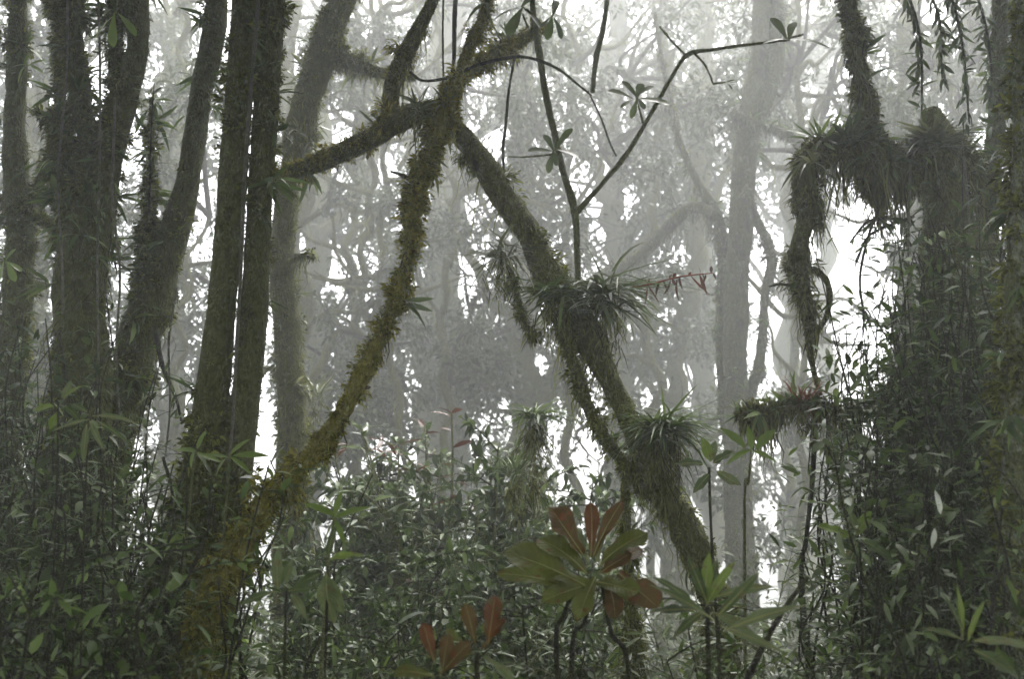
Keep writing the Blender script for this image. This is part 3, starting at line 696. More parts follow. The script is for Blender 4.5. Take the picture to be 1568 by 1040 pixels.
for i, (lab, px, D, foot, ln, w, lm, cl) in enumerate(FAR):
    far_tree(lab, px, D, foot, ln, w, lm, cl, 100 + i,  L=.0078 * D, n_per=430 if 'understorey' not in lab and 'low misty' not in lab else 250)

# ------------------------------------------------------------------ plant kinds (each returns {part name: (builder, material)}; foot at the origin)
def arc(p, d, L, sag, n=6):
    """a stem that leaves P along D and bows over"""
    t = np.linspace(0, 1, n)[:, None]
    d = d / np.linalg.norm(d)
    return np.asarray(p) + d * t * L + np.array([0, 0, -1.0]) * (t ** 2) * sag * L

def stem_tube(mb, P, r0, r1, n=5):
    V, Q, T, C = tube(P, np.linspace(r0, r1, len(P)), n, step=.06); mb.add(V, T, Q)

def along(P, t):
    s = np.concatenate([[0], np.cumsum(np.linalg.norm(np.diff(P, axis=0), axis=1))]); s /= s[-1]
    X = np.stack([np.interp(t, s, P[:, i]) for i in range(3)], 1)
    T = np.stack([np.interp(np.clip(t + .02, 0, 1), s, P[:, i]) - np.interp(np.clip(t - .02, 0, 1), s, P[:, i]) for i in range(3)], 1)
    return X, nrm(T)

UP = np.array([0, 0, 1.0])

def k_lance(seed, h=1.2, ns=4, L=.12, wr=.24, step=.05, mat='leaf', kind='lance', sag=.12, droop=.24, start=.2, out=.25, branch=True):
    r = np.random.default_rng(seed); st, fo = MB(), MB()
    for i in range(ns):
        a = r.uniform(0, 2 * PI)
        P = arc((r.normal(0, .05), r.normal(0, .05), -.05), np.array([math.cos(a) * out, math.sin(a) * out, 1]), h * r.uniform(.65, 1.05), sag)
        P = P + np.stack([sines(P, 4, seed + i), sines(P, 4, seed + i + 40), 0 * P[:, 0]], 1) * .02
        paths = [(P, start)]
        if branch:
            for t0 in r.uniform(.3, .8, 3):
                X, T = along(P, np.array([t0])); b = r.uniform(0, 2 * PI)
                paths.append((arc(X[0], np.array([math.cos(b), math.sin(b), .75]), h * r.uniform(.18, .36), .25), .1))
        for q, (p, s0) in enumerate(paths):
            stem_tube(st, p, .008 if q == 0 else .004, .0025)
            ln = np.linalg.norm(np.diff(p, axis=0), axis=1).sum()
            t = np.arange(s0, 1.0, step / ln); t = np.append(t, [.97, .99, 1.0])
            X, T = along(p, t); k = len(t)
            ph = np.arange(k) * 2.4 + r.uniform(0, 6)
            S = np.stack([np.cos(ph), np.sin(ph), 0 * ph], 1)
            D = S + T * .35 + r.normal(0, .25, (k, 3)) + UP * .1
            ll = L * r.uniform(.6, 1.2, k) * (1 - .35 * t ** 3)
            leaves(fo, X, D, UP + r.normal(0, .3, (k, 3)), ll, ll * wr * r.uniform(.8, 1.2, k), kind, droop * r.uniform(.3, 1.6, k))
    return {'stem': (st, 'twig_green'), 'foliage': (fo, mat)}

def k_bamboo(seed, h=1.4, ns=6, L=.13, mat='leaf', sag=.55):
    r = np.random.default_rng(seed); st, fo = MB(), MB()
    for i in range(ns):
        a = r.uniform(0, 2 * PI)
        P = arc((r.normal(0, .06), r.normal(0, .06), -.05), np.array([math.cos(a) * .5, math.sin(a) * .5, 1]), h * r.uniform(.8, 1.3), sag * r.uniform(.6, 1.2), 8)
        stem_tube(st, P, .006, .002, 5)
        t = np.arange(.25, 1.0, .075)
        X, T = along(P, t)
        for x, tt in zip(X, T):
            k = r.integers(3, 7); b = r.uniform(0, 2 * PI)
            e = arc(x, np.array([math.cos(b), math.sin(b), .2]) + tt * .6, r.uniform(.06, .2), .3, 4); stem_tube(st, e, .002, .001, 4)
            xx, t2 = along(e, r.uniform(.3, 1, k))
            D = t2 + r.normal(0, .5, (k, 3)) - UP * .1
            ll = L * r.uniform(.6, 1.3, k)
            leaves(fo, xx, D, UP + r.normal(0, .3, (k, 3)), ll, ll * .13, 'lance', .4 * r.uniform(.2, 1.8, k), .2)
    return {'cane': (st, 'liana_pale' if mat == 'leaf_pale' else 'twig_green'), 'foliage': (fo, mat)}

def k_fern(seed, R=.7, nf=9, mat='leaf', pin=.13, lift=.9, sag=.65):
    r = np.random.default_rng(seed); st, fo = MB(), MB()
    for i in range(nf):
        a = i / nf * 2 * PI + r.normal(0, .25)
        P = arc((0, 0, .02), np.array([math.cos(a), math.sin(a), lift * r.uniform(.6, 1.4)]), R * r.uniform(.75, 1.15), sag * r.uniform(.7, 1.2), 9)
        stem_tube(st, P, .005, .0015, 4)
        t = np.arange(.18, 1.0, .034); X, T = along(P, t)
        S = nrm(np.cross(T, UP))
        for sg in (-1, 1):
            D = S * sg + T * .35 + r.normal(0, .06, T.shape)
            ll = pin * np.sin(np.clip(t * 1.05, 0, 1) * PI) ** .6 * r.uniform(.85, 1.1, len(t)) + .012
            leaves(fo, X, D, UP + r.normal(0, .15, T.shape), ll, ll * .2 + .004, 'lance3', .25)
    return {'stalk': (st, 'twig_green'), 'fronds': (fo, mat)}

def k_broad(seed, h=.9, nl=9, L=.2, wr=.42, mat='leaf', kind='ovate', droop=.4, lean=.15, up=.35):
    r = np.random.default_rng(seed); st, fo = MB(), MB()
    a = r.uniform(0, 2 * PI)
    P = arc((0, 0, -.05), np.array([math.cos(a) * lean, math.sin(a) * lean, 1]), h, .06)
    stem_tube(st, P, .009, .004, 6)
    t = np.linspace(.35, 1, nl); X, T = along(P, t)
    ph = np.arange(nl) * 2.4 + r.uniform(0, 6)
    S = np.stack([np.cos(ph), np.sin(ph), 0 * ph], 1)
    for x, s in zip(X, S):
        e = arc(x, s + UP * .5, r.uniform(.04, .09), .2, 4); stem_tube(st, e, .003, .002, 4)
        ll = L * r.uniform(.65, 1.15)
        leaves(fo, e[-1:], (s + UP * r.normal(up, .3))[None], UP[None] + r.normal(0, .2, (1, 3)), ll, ll * wr, kind, droop * r.uniform(.4, 1.5), .2)
    return {'stem': (st, 'twig_green'), 'foliage': (fo, mat)}

def k_grass(seed, L=.7, nb=45, mat='leaf', W=.014, spread=.75):
    r = np.random.default_rng(seed); fo = MB()
    a = r.uniform(0, 2 * PI, nb)
    D = np.stack([np.cos(a) * spread * r.uniform(.2, 1, nb), np.sin(a) * spread * r.uniform(.2, 1, nb), np.ones(nb)], 1)
    P = np.stack([r.normal(0, .04, nb), r.normal(0, .04, nb), np.full(nb, -.03)], 1)
    N = np.stack([-np.cos(a), -np.sin(a), np.full(nb, .6)], 1)
    ll = L * r.uniform(.5, 1.2, nb)
    leaves(fo, P, D, N, ll, np.full(nb, W) * r.uniform(.7, 1.3, nb), 'strap', -.0 + .55 * r.uniform(.1, 1.3, nb), .25)
    return {'blades': (fo, mat)}

def k_twiggy(seed, h=1.3, ns=5, L=.045, mat='leaf_dark', dense=1.0, wr=.5):
    r = np.random.default_rng(seed); st, fo = MB(), MB()
    for i in range(ns):
        a = r.uniform(0, 2 * PI)
        P = arc((r.normal(0, .05), r.normal(0, .05), -.05), np.array([math.cos(a) * .35, math.sin(a) * .35, 1]), h * r.uniform(.7, 1.05), .1)
        P = P + np.stack([sines(P, 5, seed + i), sines(P, 5, seed + i + 40), 0 * P[:, 0]], 1) * .03
        stem_tube(st, P, .009, .003)
        for t0 in r.uniform(.22, 1, int(12 * dense)):
            X, T = along(P, np.array([t0])); b = r.uniform(0, 2 * PI)
            e = arc(X[0], np.array([math.cos(b), math.sin(b), r.uniform(-.1, .9)]), h * r.uniform(.12, .34), .2)
            stem_tube(st, e, .004, .0012, 4)
            k = int(14 * dense); xx, t2 = along(e, r.uniform(.15, 1, k))
            D = r.normal(0, .7, (k, 3)) + t2 * .7
            ll = L * r.uniform(.5, 1.5, k)
            leaves(fo, xx, D, UP + r.normal(0, .5, (k, 3)), ll, ll * wr * r.uniform(.7, 1.2, k), 'lance3', .3)
    return {'stem': (st, 'twig'), 'foliage': (fo, mat)}

def k_vine(seed, h=2.2, w=.5, n=7, L=.09, mat='leaf_dark', wr=.34, per=.045, droop=.35, depth=.2):
    """stems that climb and dangle, leaves hanging from them"""
    r = np.random.default_rng(seed); st, fo = MB(), MB()
    for i in range(n):
        x, y = r.uniform(-w / 2, w / 2), r.normal(0, depth * .5)
        z = np.linspace(-.05, h * r.uniform(.7, 1.03), 10)
        P = np.stack([x + np.cumsum(r.normal(0, .05, 10)), y + np.cumsum(r.normal(0, .03, 10)), z], 1)
        stem_tube(st, P, .008, .003)
        ln = h; t = np.arange(.04, 1, per / ln); k = len(t)
        X, T = along(P, t)
        # short twigs
        a = r.uniform(0, 2 * PI, k)
        S = np.stack([np.cos(a), np.sin(a), r.normal(.1, .4, k)], 1)
        X2 = X + S * r.uniform(.01, .16, k)[:, None]
        for q in range(0, k, 4): stem_tube(st, np.array([X[q], (X[q] + X2[q]) / 2 + UP * .012, X2[q]]), .002, .001, 4)
        D = S * .9 - UP * r.uniform(-.4, .45, k)[:, None] + r.normal(0, .3, (k, 3))
        ll = L * r.uniform(.5, 1.45, k)
        leaves(fo, X2, D, UP + S * .15 + r.normal(0, .3, (k, 3)), ll, ll * wr * r.uniform(.7, 1.2, k), 'lance', droop * r.uniform(0, 1.2, k))
    return {'stem': (st, 'twig'), 'foliage': (fo, mat)}

def k_rosette(seed, R=.35, n=60, W=.016, mat='leaf_epi', lift=.5, sag=.55, root=.25, kind='strap', lo=-.2):
    """epiphyte: strap leaves fountaining from a clump with a beard of roots below"""
    r = np.random.default_rng(seed); fo, rt = MB(), MB()
    a = r.uniform(0, 2 * PI, n)
    el = r.uniform(lo, 1.3, n) * lift
    D = np.stack([np.cos(a), np.sin(a), el * 1.6], 1)
    N = np.stack([-np.cos(a) * el, -np.sin(a) * el, np.ones(n)], 1)
    ll = R * r.uniform(.3, 1.25, n) ** .8
    leaves(fo, D * .02 + r.normal(0, .03 * R / .3, (n, 3)), D + r.normal(0, .22, (n, 3)), N, ll, W * r.uniform(.45, 1.7, n), kind, sag * r.uniform(.2, 1.2, n), .3)
    k = int(n * 2.5)
    P = r.normal(0, 1, (k, 3)) * np.array([.055, .055, .06]) * R / .35 + np.array([0, 0, -.06])
    P[:, 2] -= root * .8 * r.random(k) ** 2.5
    blades(rt, P, np.stack([r.normal(0, .5, k), r.normal(0, .5, k), -np.ones(k)], 1), .02 + root * .45 * r.random(k) ** 2, np.full(k, .006), .2, r)
    return {'leaf_rosette': (fo, mat), 'root_beard': (rt, 'moss_dark')}

def k_culm_grass(seed, **kw): return k_grass(seed, **kw)

MESH = {}
def proto(key, fn, seed, **kw):
    if (key, seed) not in MESH:
        MESH[(key, seed)] = [(nm, mb.mesh(key + '_' + nm, M[mt]), mt) for nm, (mb, mt) in fn(seed, **kw).items()]
    return MESH[(key, seed)]

def plant(name, meshes, loc, label, cat, group=None, s=1.0, rz=0.0, tilt=(0, 0), sz=None):
    root = thing(name, label, cat, loc, group)
    root.rotation_euler = (tilt[0], tilt[1], rz); root.scale = (s, s, sz or s)
    for nm, me, mt in meshes: link(nm, me, root)
    return root

def on_ground(px, D):
    p = at(px, 800, D); return (float(p[0]), float(p[1]), float(gz(p[0], p[1])))

def single(name, fn, seed, px, py_top, D, label, cat='shrub', h=1.0, **kw):
    """a one-off plant of model height H standing on the ground, its top brought to row PY_TOP"""
    rz = kw.pop('rz', 0); wide = kw.pop('wide', 1.0)
    loc = on_ground(px, D)
    top = at(px, py_top, D)[2]
    s = max(.3, (top - loc[2]) / h)
    return plant(name, [(nm, mb.mesh(name + '_' + nm, M[mt]), mt) for nm, (mb, mt) in fn(seed, **kw).items()], loc, label, cat, s=s * wide, sz=s, rz=rz)

# ------------------------------------------------------------------ epiphytes on the trees
def epi(px, py, D, label, name='rosette_plant', seed=1, s=1.0, tilt=(0, 0), rz=0, cat='epiphyte', **kw):
    p = at(px, py, D)
    return plant(name, [(nm, mb.mesh(name + '_' + nm, M[mt]), mt) for nm, (mb, mt) in k_rosette(seed, **kw).items()], p, label, cat, s=s, tilt=tilt, rz=rz)

epi(925, 452, 5.1, 'large grassy rosette of long narrow leaves on the bend of the arching trunk', seed=21, R=.40, n=170, W=.017, mat='leaf_pale', lift=.14, sag=.4, root=.3, lo=-.25)
epi(850, 452, 5.05, 'flat tuft of strap leaves beside the large grassy rosette', seed=22, R=.29, n=80, W=.015, mat='leaf', lift=.2, sag=.45, root=.2, lo=-.2)
epi(770, 392, 5.2, 'drooping tuft of long blades high on the arching trunk', seed=23, R=.28, n=80, W=.011, lift=.16, sag=.7, root=.2)
epi(1016, 660, 5.0, 'bushy fern-like rosette crowning the lower bend of the arching trunk', seed=24, R=.30, n=300, W=.014, mat='leaf', lift=.22, sag=.45, root=.36)
epi(818, 640, 5.9, 'yellowish rosette perched on a stump among the dark bushes', seed=25, R=.21, n=130, W=.014, mat='leaf', lift=.3, sag=.55, root=.5)
epi(790, 728, 5.3, 'small yellowish spiky rosette low among the dark bushes', seed=26, R=.15, n=50, W=.010, mat='leaf_pale', lift=.8, sag=.4, root=.2)
epi(1228, 618, 5.25, 'red stringy rosette sitting on the level mossy branch', seed=27, R=.14, n=60, W=.008, mat='sprig_red', lift=.9, sag=.55, root=.1)
epi(1300, 222, 5.35, 'olive tuft growing on top of the heavy bent arm', seed=28, R=.17, n=70, W=.03, mat='leaf_pale', lift=.6, sag=.5, root=.16)
epi(1432, 226, 5.3, 'wide leafy clump crowning the dark mossy tree', seed=29, R=.22, n=200, W=.022, mat='leaf_epi', lift=.55, sag=.6, root=.3)
epi(1240, 246, 5.2, 'pale drooping tuft of broad blades on the outer elbow of the bent arm', seed=30, R=.17, n=16, W=.024, mat='leaf_epi', lift=.1, sag=.8, root=.2)
epi(640, 168, 5.0, 'thin green tuft growing in the knotted fork of the leaning trunk', seed=31, R=.13, n=40, W=.01, mat='leaf_pale', lift=.6, sag=.5, root=.2)
epi(480, 610, 8.0, 'spiky thin-leaved rosette beside the pale trunk, behind the leaning one', seed=32, R=.3, n=60, W=.012, mat='leaf_epi', lift=.9, sag=.3, root=.2)

# flower sprig with hanging dry leaves
p0 = at(968, 441, 5.1)
root = thing('flower_sprig', 'long reddish sprig with hanging withered leaves reaching out from the large grassy rosette', 'sprig', p0)
Ps = np.array([at(968, 441, 5.1), at(1000, 434, 5.05), at(1040, 424, 5.0), at(1070, 420, 5.0), at(1092, 418, 5.0)])
mb = MB(); V, Q, T, C = tube(Ps, [.006, .005, .005, .004, .003], 6); mb.add(V, T, Q); part('stalk', mb, M['sprig_red'], root)
r = np.random.default_rng(5); mb = MB()
X, T = along(Ps, np.sort(r.uniform(.15, 1, 19)))
for i, (x, t) in enumerate(zip(X, T)):
    big = i % 3 != 2
    D = -UP * (.9 if big else .2) + np.array([r.normal(.15, .35), r.normal(0, .4), 0]) + (0 if big else t * .3) + (UP * 1.3 if not big else 0)
    leaves(mb, x[None], D[None], np.array([[r.normal(0, .8), -1, .2]]), .09 * r.uniform(.35, 1.5) if big else .045 * r.uniform(.5, 1.3), .016 * r.uniform(.6, 1.3), 'lance', r.uniform(0, .5), .4)
part('bracts', mb, M['sprig_brown'], root)

# leaf whorls of the slender sapling and its neighbours
def whorl(px, py, D, lv, label, mat='leaf_pale', name='leafy_shoot', stem=None, L0=.17, wr=.36, seed=1, kind='obov', rooted=False):
    r = np.random.default_rng(seed)
    c = at(px, py, D); root = thing(name, label, 'shoot', c)
    mb = MB()
    if stem is None: stem = [(px, py + 26), (px, py)]
    Ps = np.array([at(a, b, D) for a, b in stem])
    if rooted: Ps = np.vstack([[Ps[0][0] - .05, Ps[0][1], float(gz(Ps[0][0], Ps[0][1])) - .05], Ps])
    V, Q, T, C = tube(Ps, np.linspace(.007, .004, len(Ps)), 5); mb.add(V, T, Q)
    part('stalk', mb, M['twig_green'], root)
    for i, (dx, dy, dd, k) in enumerate(lv):
        mb = MB()
        D_ = np.array([dx, dd, -dy], float); N_v = np.array([.2 * dx, -.75, .8]) + r.normal(0, .15, 3)
        leaves(mb, c[None] + r.normal(0, .006, (1, 3)), D_[None], N_v[None], L0 * k, L0 * k * wr, kind, r.uniform(.1, .35), .22)
        part('leaf', mb, M[mat], root)
    return root
whorl(975, 152, 5.1, [(-1, -.5, 0, 1), (-.55, -.95, -.2, .9), (.3, -1, .2, .9), (.85, -.8, -.2, .8), (1, .05, -.3, 1.15), (-.8, .4, -.4, .7), (.3, .7, -.4, .6), (-.3, .9, -.3, .7)], 'whorl of pale leaves halfway up the thin right-hand arm of the slender sapling', L0=.15, seed=2, stem=[(985, 190), (975, 152)])
whorl(848, 232, 5.1, [(-.9, -.1, -.3, .9), (-.35, -.9, 0, .8), (.6, -.85, -.2, 1.1), (1, .15, -.3, .95), (-.3, .95, -.2, .8), (.25, .9, -.4, .6)], 'cross of pale green leaves at the middle of the slender sapling', L0=.15, seed=3, stem=[(856, 246), (848, 232)])
whorl(1206, 62, 5.1, [(1, .02, -.2, 1.3), (-.4, -1, -.1, 1.0), (.2, -1, .1, .9), (-1, -.2, 0, .8)], 'pale broad leaves at the tip of the slender sapling\'s long arm', L0=.17, seed=4, stem=[(1190, 62), (1206, 62)])
whorl(800, 10, 5.1, [(-.5, .9, -.2, 1.1), (-.9, .1, 0, 1), (.5, -.6, 0, 1), (.8, .5, 0, .8)], 'big pale leaves on the top of the slender sapling', L0=.17, seed=5, wr=.45, stem=[(815, 20), (800, 10)])
whorl(846, 24, 5.4, [(-.2, 1, -.1, .9), (.5, .9, -.2, .9), (-.6, .6, -.3, .7), (.9, .1, 0, .8), (.2, -.9, 0, .8)], 'dark drooping leaf tuft just right of the slender sapling\'s top', mat='leaf_dark', L0=.16, seed=6, stem=[(850, -60), (846, 24)])
whorl(1112, 125, 5.0, [(1, .1, -.2, .7), (.8, -.3, 0, .5), (.6, .6, 0, .5)], 'small leaf pair on a twig below the sapling\'s long arm', L0=.1, seed=7, stem=[(1092, 128), (1112, 125)])
whorl(178, 20, 4.4, [(.0, 1, -.2, 1.1), (-.7, .7, 0, 1), (.6, .5, -.2, .9)], 'yellow-green leaves hanging in front of the massive forked trunk', mat='leaf_bright', L0=.16, seed=8, stem=[(186, -60), (178, 20)], wr=.3)
whorl(40, 100, 5.4, [(1, -.6, -.2, .8), (-.5, .8, 0, .7), (.8, .4, -.2, .9), (-.9, 0, 0, .7), (.2, -1, 0, .6)], 'spray of yellow-green leaves before the broad dark trunk', mat='leaf_bright', L0=.15, seed=9, stem=[(20, 160), (40, 100)], wr=.24, kind='lance')
whorl(10, 400, 5.2, [(.5, .9, -.2, 1), (.9, .3, -.2, .9), (-.3, 1, 0, 1), (.3, -.7, 0, .7)], 'bright yellow-green leaf tuft at the picture edge against the broad dark trunk', mat='leaf_bright', L0=.12, seed=10, wr=.34, stem=[(0, 460), (10, 400)])

whorl(352, 700, 4.0, [(-1, -.2, .1, 1), (.9, -.1, .1, 1.1), (.5, -.7, 0, .8), (-.5, .5, .2, .9), (.8, .5, .2, .9)], 'yellow-green leaf spray crossing the foot of the twin dark trunks', mat='leaf_bright', L0=.13, seed=11, wr=.26, kind='lance', stem=[(345, 790), (352, 700)], rooted=True)
whorl(300, 690, 3.9, [(-.9, -.3, .1, 1), (.9, .2, .1, 1), (.2, -1, 0, .8), (-.4, .8, .2, .8)], 'small yellow-green leaf spray left of the one crossing the twin trunks', mat='leaf_bright', L0=.1, seed=12, wr=.32, kind='ovate', stem=[(290, 780), (300, 690)], rooted=True)
whorl(512, 792, 3.3, [(-.9, -.5, .1, 1), (.9, -.4, .1, 1), (.5, .7, .2, .9), (-.5, .8, .2, .8), (.1, -1, 0, .8)], 'arching yellow-green shoot under the leaning trunk', mat='leaf_bright', L0=.12, seed=13, wr=.24, kind='lance', stem=[(500, 900), (505, 840), (512, 792)], rooted=True)
whorl(1150, 690, 3.9, [(-.7, -.8, .1, 1), (.7, -.8, .1, 1), (.9, .2, .2, .9), (-.9, .3, .2, .9), (0, -1, 0, .8)], 'yellow-green shoot in front of the pale straight stems', mat='leaf_bright', L0=.13, seed=14, wr=.3, kind='lance', stem=[(1140, 800), (1146, 740), (1150, 690)], rooted=True)

# lance-leaved epiphyte stem before the slim curving trunk
root = thing('climbing_shoot', 'upright shoot with paired lance leaves silhouetted between the forked and slim curving trunks', 'shoot', at(232, 320, 4.9))
Ps = np.array([at(228, 330, 4.9), at(230, 260, 4.85), at(232, 190, 4.85), at(236, 128, 4.85)]); mb = MB()
V, Q, T, C = tube(Ps, [.007, .006, .005, .003], 6); mb.add(V, T, Q); part('stem', mb, M['twig'], root)
mb = MB(); r = np.random.default_rng(3); X, T = along(Ps, np.linspace(.1, 1, 11))
for i, (x, t) in enumerate(zip(X, T)):
    for sg in (-1, 1):
        leaves(mb, x[None], np.array([[sg, r.normal(-.2, .3), .35 + .25 * i / 10]]), np.array([[0, -.5, 1.0]]), r.uniform(.1, .15), .028, 'lance', r.uniform(.15, .6), .3)
part('foliage', mb, M['leaf_dark'], root)

# thin bare twigs and lianas across the gaps
def twig(label, pts, D, D2=None, mat='twig', name='bare_twig', cat='twig', leavesn=0, seed=1, L=.05, lmat='leaf_dark'):
    P, R = path(pts, D, D2); root = thing(name, label, cat, P[0])
    V, Q, T, C = tube(P, np.maximum(R, .0025), 6, .1, 20, seed, bend=.012)
    part('stem', MB().add(V, T, Q), M[mat], root)
    if leavesn:
        r = np.random.default_rng(seed); mb = MB(); X, T = along(P, r.uniform(.05, 1, leavesn))
        ll = L * r.uniform(.6, 1.4, leavesn)
        leaves(mb, X, r.normal(0, .6, (leavesn, 3)) - UP * .6, r.normal(0, .5, (leavesn, 3)) + UP, ll, ll * .22, 'lance', .3)
        part('foliage', mb, M[lmat], root)
    return root
twig('thin bent twig running from the leaning trunk across to the sapling', [(628, 108, 4), (648, 122, 5), (690, 116, 5), (730, 98, 6), (780, 86, 6), (812, 88, 5), (850, 104, 5), (880, 128, 4), (902, 146, 3)], 5.1, seed=1)
twig('fine dangling twig below the end of the bent twig', [(902, 140, 3), (920, 180, 3), (934, 220, 3), (944, 240, 3)], 5.3, seed=2)
twig('straight thin stem hanging above the knotted fork', [(700, -40, 7), (699, 30, 7), (700, 80, 6), (698, 112, 5)], 5.6, seed=3)
twig('hairline liana hanging left of the straight thin stem', [(677, -40, 3), (678, 60, 3), (680, 130, 3)], 5.6, seed=4)
twig('stubby stem hanging from above, right of the sapling\'s top', [(934, -20, 7), (926, 40, 8), (914, 90, 9), (908, 142, 8)], 6.0, mat='twig_green', seed=5)
twig('wavy liana hanging between the leaning trunk and the sapling', [(786, 90, 4), (778, 140, 4), (774, 190, 5), (770, 230, 5), (772, 262, 4)], 5.5, mat='twig', seed=6)
twig('long limp liana falling through the bright opening beside the vine wall', [(1345, 320, 4), (1330, 360, 4), (1318, 420, 4), (1322, 470, 4), (1334, 500, 4)], 5.0, seed=7, leavesn=8, L=.07)
twig('thin hooked twig in the opening under the bent arm', [(1180, 440, 3), (1196, 436, 5), (1222, 440, 4)], 5.2, seed=8)
twig('dark diagonal stem leaning over the low bushes at the bottom', [(1234, 884, 6), (1206, 920, 8), (1176, 968, 9), (1146, 1030, 10), (1120, 1100, 11)], 2.6, seed=9, leavesn=4, L=.06)
twig('crooked twig reaching from the vine wall into the lower opening', [(1280, 640, 3), (1310, 664, 4), (1340, 700, 4), (1380, 730, 6)], 4.9, seed=10, leavesn=14, L=.06)
twig('arched twig with hanging leaves over the bright opening', [(1302, 372, 3), (1326, 342, 4), (1352, 334, 4), (1384, 336, 5)], 5.1, seed=11, leavesn=18, L=.10)
twig('second arched twig tangled in the hair moss above the bright opening', [(1312, 400, 3), (1326, 366, 4), (1348, 350, 4), (1400, 330, 5)], 5.2, seed=12, leavesn=10, L=.08)
twig('looping liana beside the base of the twin dark trunks', [(250, 700, 5), (262, 760, 5), (244, 820, 6), (236, 880, 6)], 4.2, seed=13)
twig('knotted roots dangling in the gap left of the twin dark trunks', [(240, 500, 8), (250, 560, 7), (268, 610, 5), (276, 650, 3)], 5.2, seed=14, leavesn=8, L=.06)
for i, (pts_, D_, lab) in enumerate([([(150, -60, 4), (148, 100, 4), (152, 260, 4), (146, 420, 4), (150, 560, 3)], 4.85, 'pale liana hanging down the front of the massive forked trunk'), ([(96, -60, 3), (100, 120, 4), (92, 300, 4), (98, 480, 4)], 4.8, 'pale liana hanging beside the massive trunk\'s outer stem'), ([(180, 150, 4), (176, 280, 5), (184, 400, 4), (178, 520, 4), (186, 640, 3)], 4.8, 'crooked liana along the inner edge of the massive forked trunk'), ([(268, 440, 4), (258, 520, 4), (262, 620, 3), (254, 700, 3)], 5.0, 'thin root cord dangling under the slim curving trunk'), ([(1392, 250, 4), (1388, 380, 4), (1394, 520, 4), (1386, 660, 4)], 4.8, 'thin cord hanging from the heavy bent arm\'s shoulder'), ([(1472, 240, 5), (1478, 400, 4), (1470, 560, 4), (1476, 700, 4)], 4.3, 'pale cord hanging in front of the vine wall\'s middle')]):
    twig(lab, pts_, D_, mat='liana_pale', seed=60 + i, leavesn=10, L=.06, lmat='leaf', name='hanging_liana', cat='liana')
for i, (a, b, c, lab) in enumerate([(1470, -30, 190, 'lank hanging stem of narrow leaves beside the dark straight trunk\'s top'), (1400, -30, 170, 'lank hanging stem of narrow leaves above the leafy crowning clump'), (1434, -40, 120, 'short hanging stem of narrow leaves between two lank ones'), (1508, -30, 200, 'hanging leafy stem touching the straight dark trunk'), (1556, -20, 260, 'hanging leafy stem at the upper picture corner, by the lichened trunk')]):
    twig(lab, [(a - 26, b, 5), (a - 6, b + 40, 5), (a + 6, (b + c) / 2, 4), (a + 10, c, 3)], 5.0 + .2 * i, seed=20 + i, leavesn=80, L=.085, name='hanging_vine', cat='vine')

# ------------------------------------------------------------------ foreground plants of their own
def leaf_plant(name, label, px, py, D, lv, seed=1, stems=None, L0=.2, cat='plant', kind='obov', wr=.5, rib=True, stem_r=.008):
    """a plant whose big leaves are parts, each with its midrib. lv: (dx, dy, toward viewer, length, material, width ratio)"""
    r = np.random.default_rng(seed); c = at(px, py, D); g = np.array([c[0], c[1] + .08, float(gz(c[0], c[1]))])
    root = thing(name, label, cat, g)
    mb = MB()
    for s in (stems or [[(0, 0, 0)]]):
        P = np.vstack([c + np.array(q) for q in s] + [g - UP * .05])
        V, Q, T, C = tube(P, np.linspace(stem_r * .7, stem_r, len(P)), 7, .12, 20, seed, bend=.01); mb.add(V, T, Q)
    part('stem', mb, M['twig'], root)
    for q_ in lv:
        if len(q_) == 7:                                 # base and tip given as seen
            bx, by, tx, ty, dd, mat, ww = q_
            b = at(bx, by, D - .02); e = at(tx, ty, D - .02 - dd); dv = e - b; ll = float(np.linalg.norm(dv)) * 1.06
        else:
            dx, dy, dd, k, mat, ww = q_
            ll = L0 * k; dv = np.array([dx, -dd, -dy], float); b = c + dv / np.linalg.norm(dv) * .015 + r.normal(0, .008, 3)
        dx = dv[0] / np.linalg.norm(dv)
        Nv = np.array([-.25 * dx + r.normal(0, .15), -.8, .75 + r.normal(0, .15)]); dr = r.uniform(.1, .42)
        mb, Q, uv, mid, Nn = big_leaf('leaf', mat, b, dv, Nv, ll, ll * ww, kind, dr, r.uniform(.12, .32), r)
        o = part('leaf', mb, M['big_' + mat], root)
        l_ = o.data.uv_layers.new(name='UVMap'); l_.data.foreach_set('uv', uv[Q.ravel()].astype(np.float32).ravel())
        if rib:
            mb = MB(); V, Q, T, C = tube(mid[:-1] + Nn * .0006, np.linspace(.012, .003, len(mid) - 1) * ll, 5, step=1); mb.add(V, T, Q)
            part('midrib', mb, M['midrib'], o)
    return root

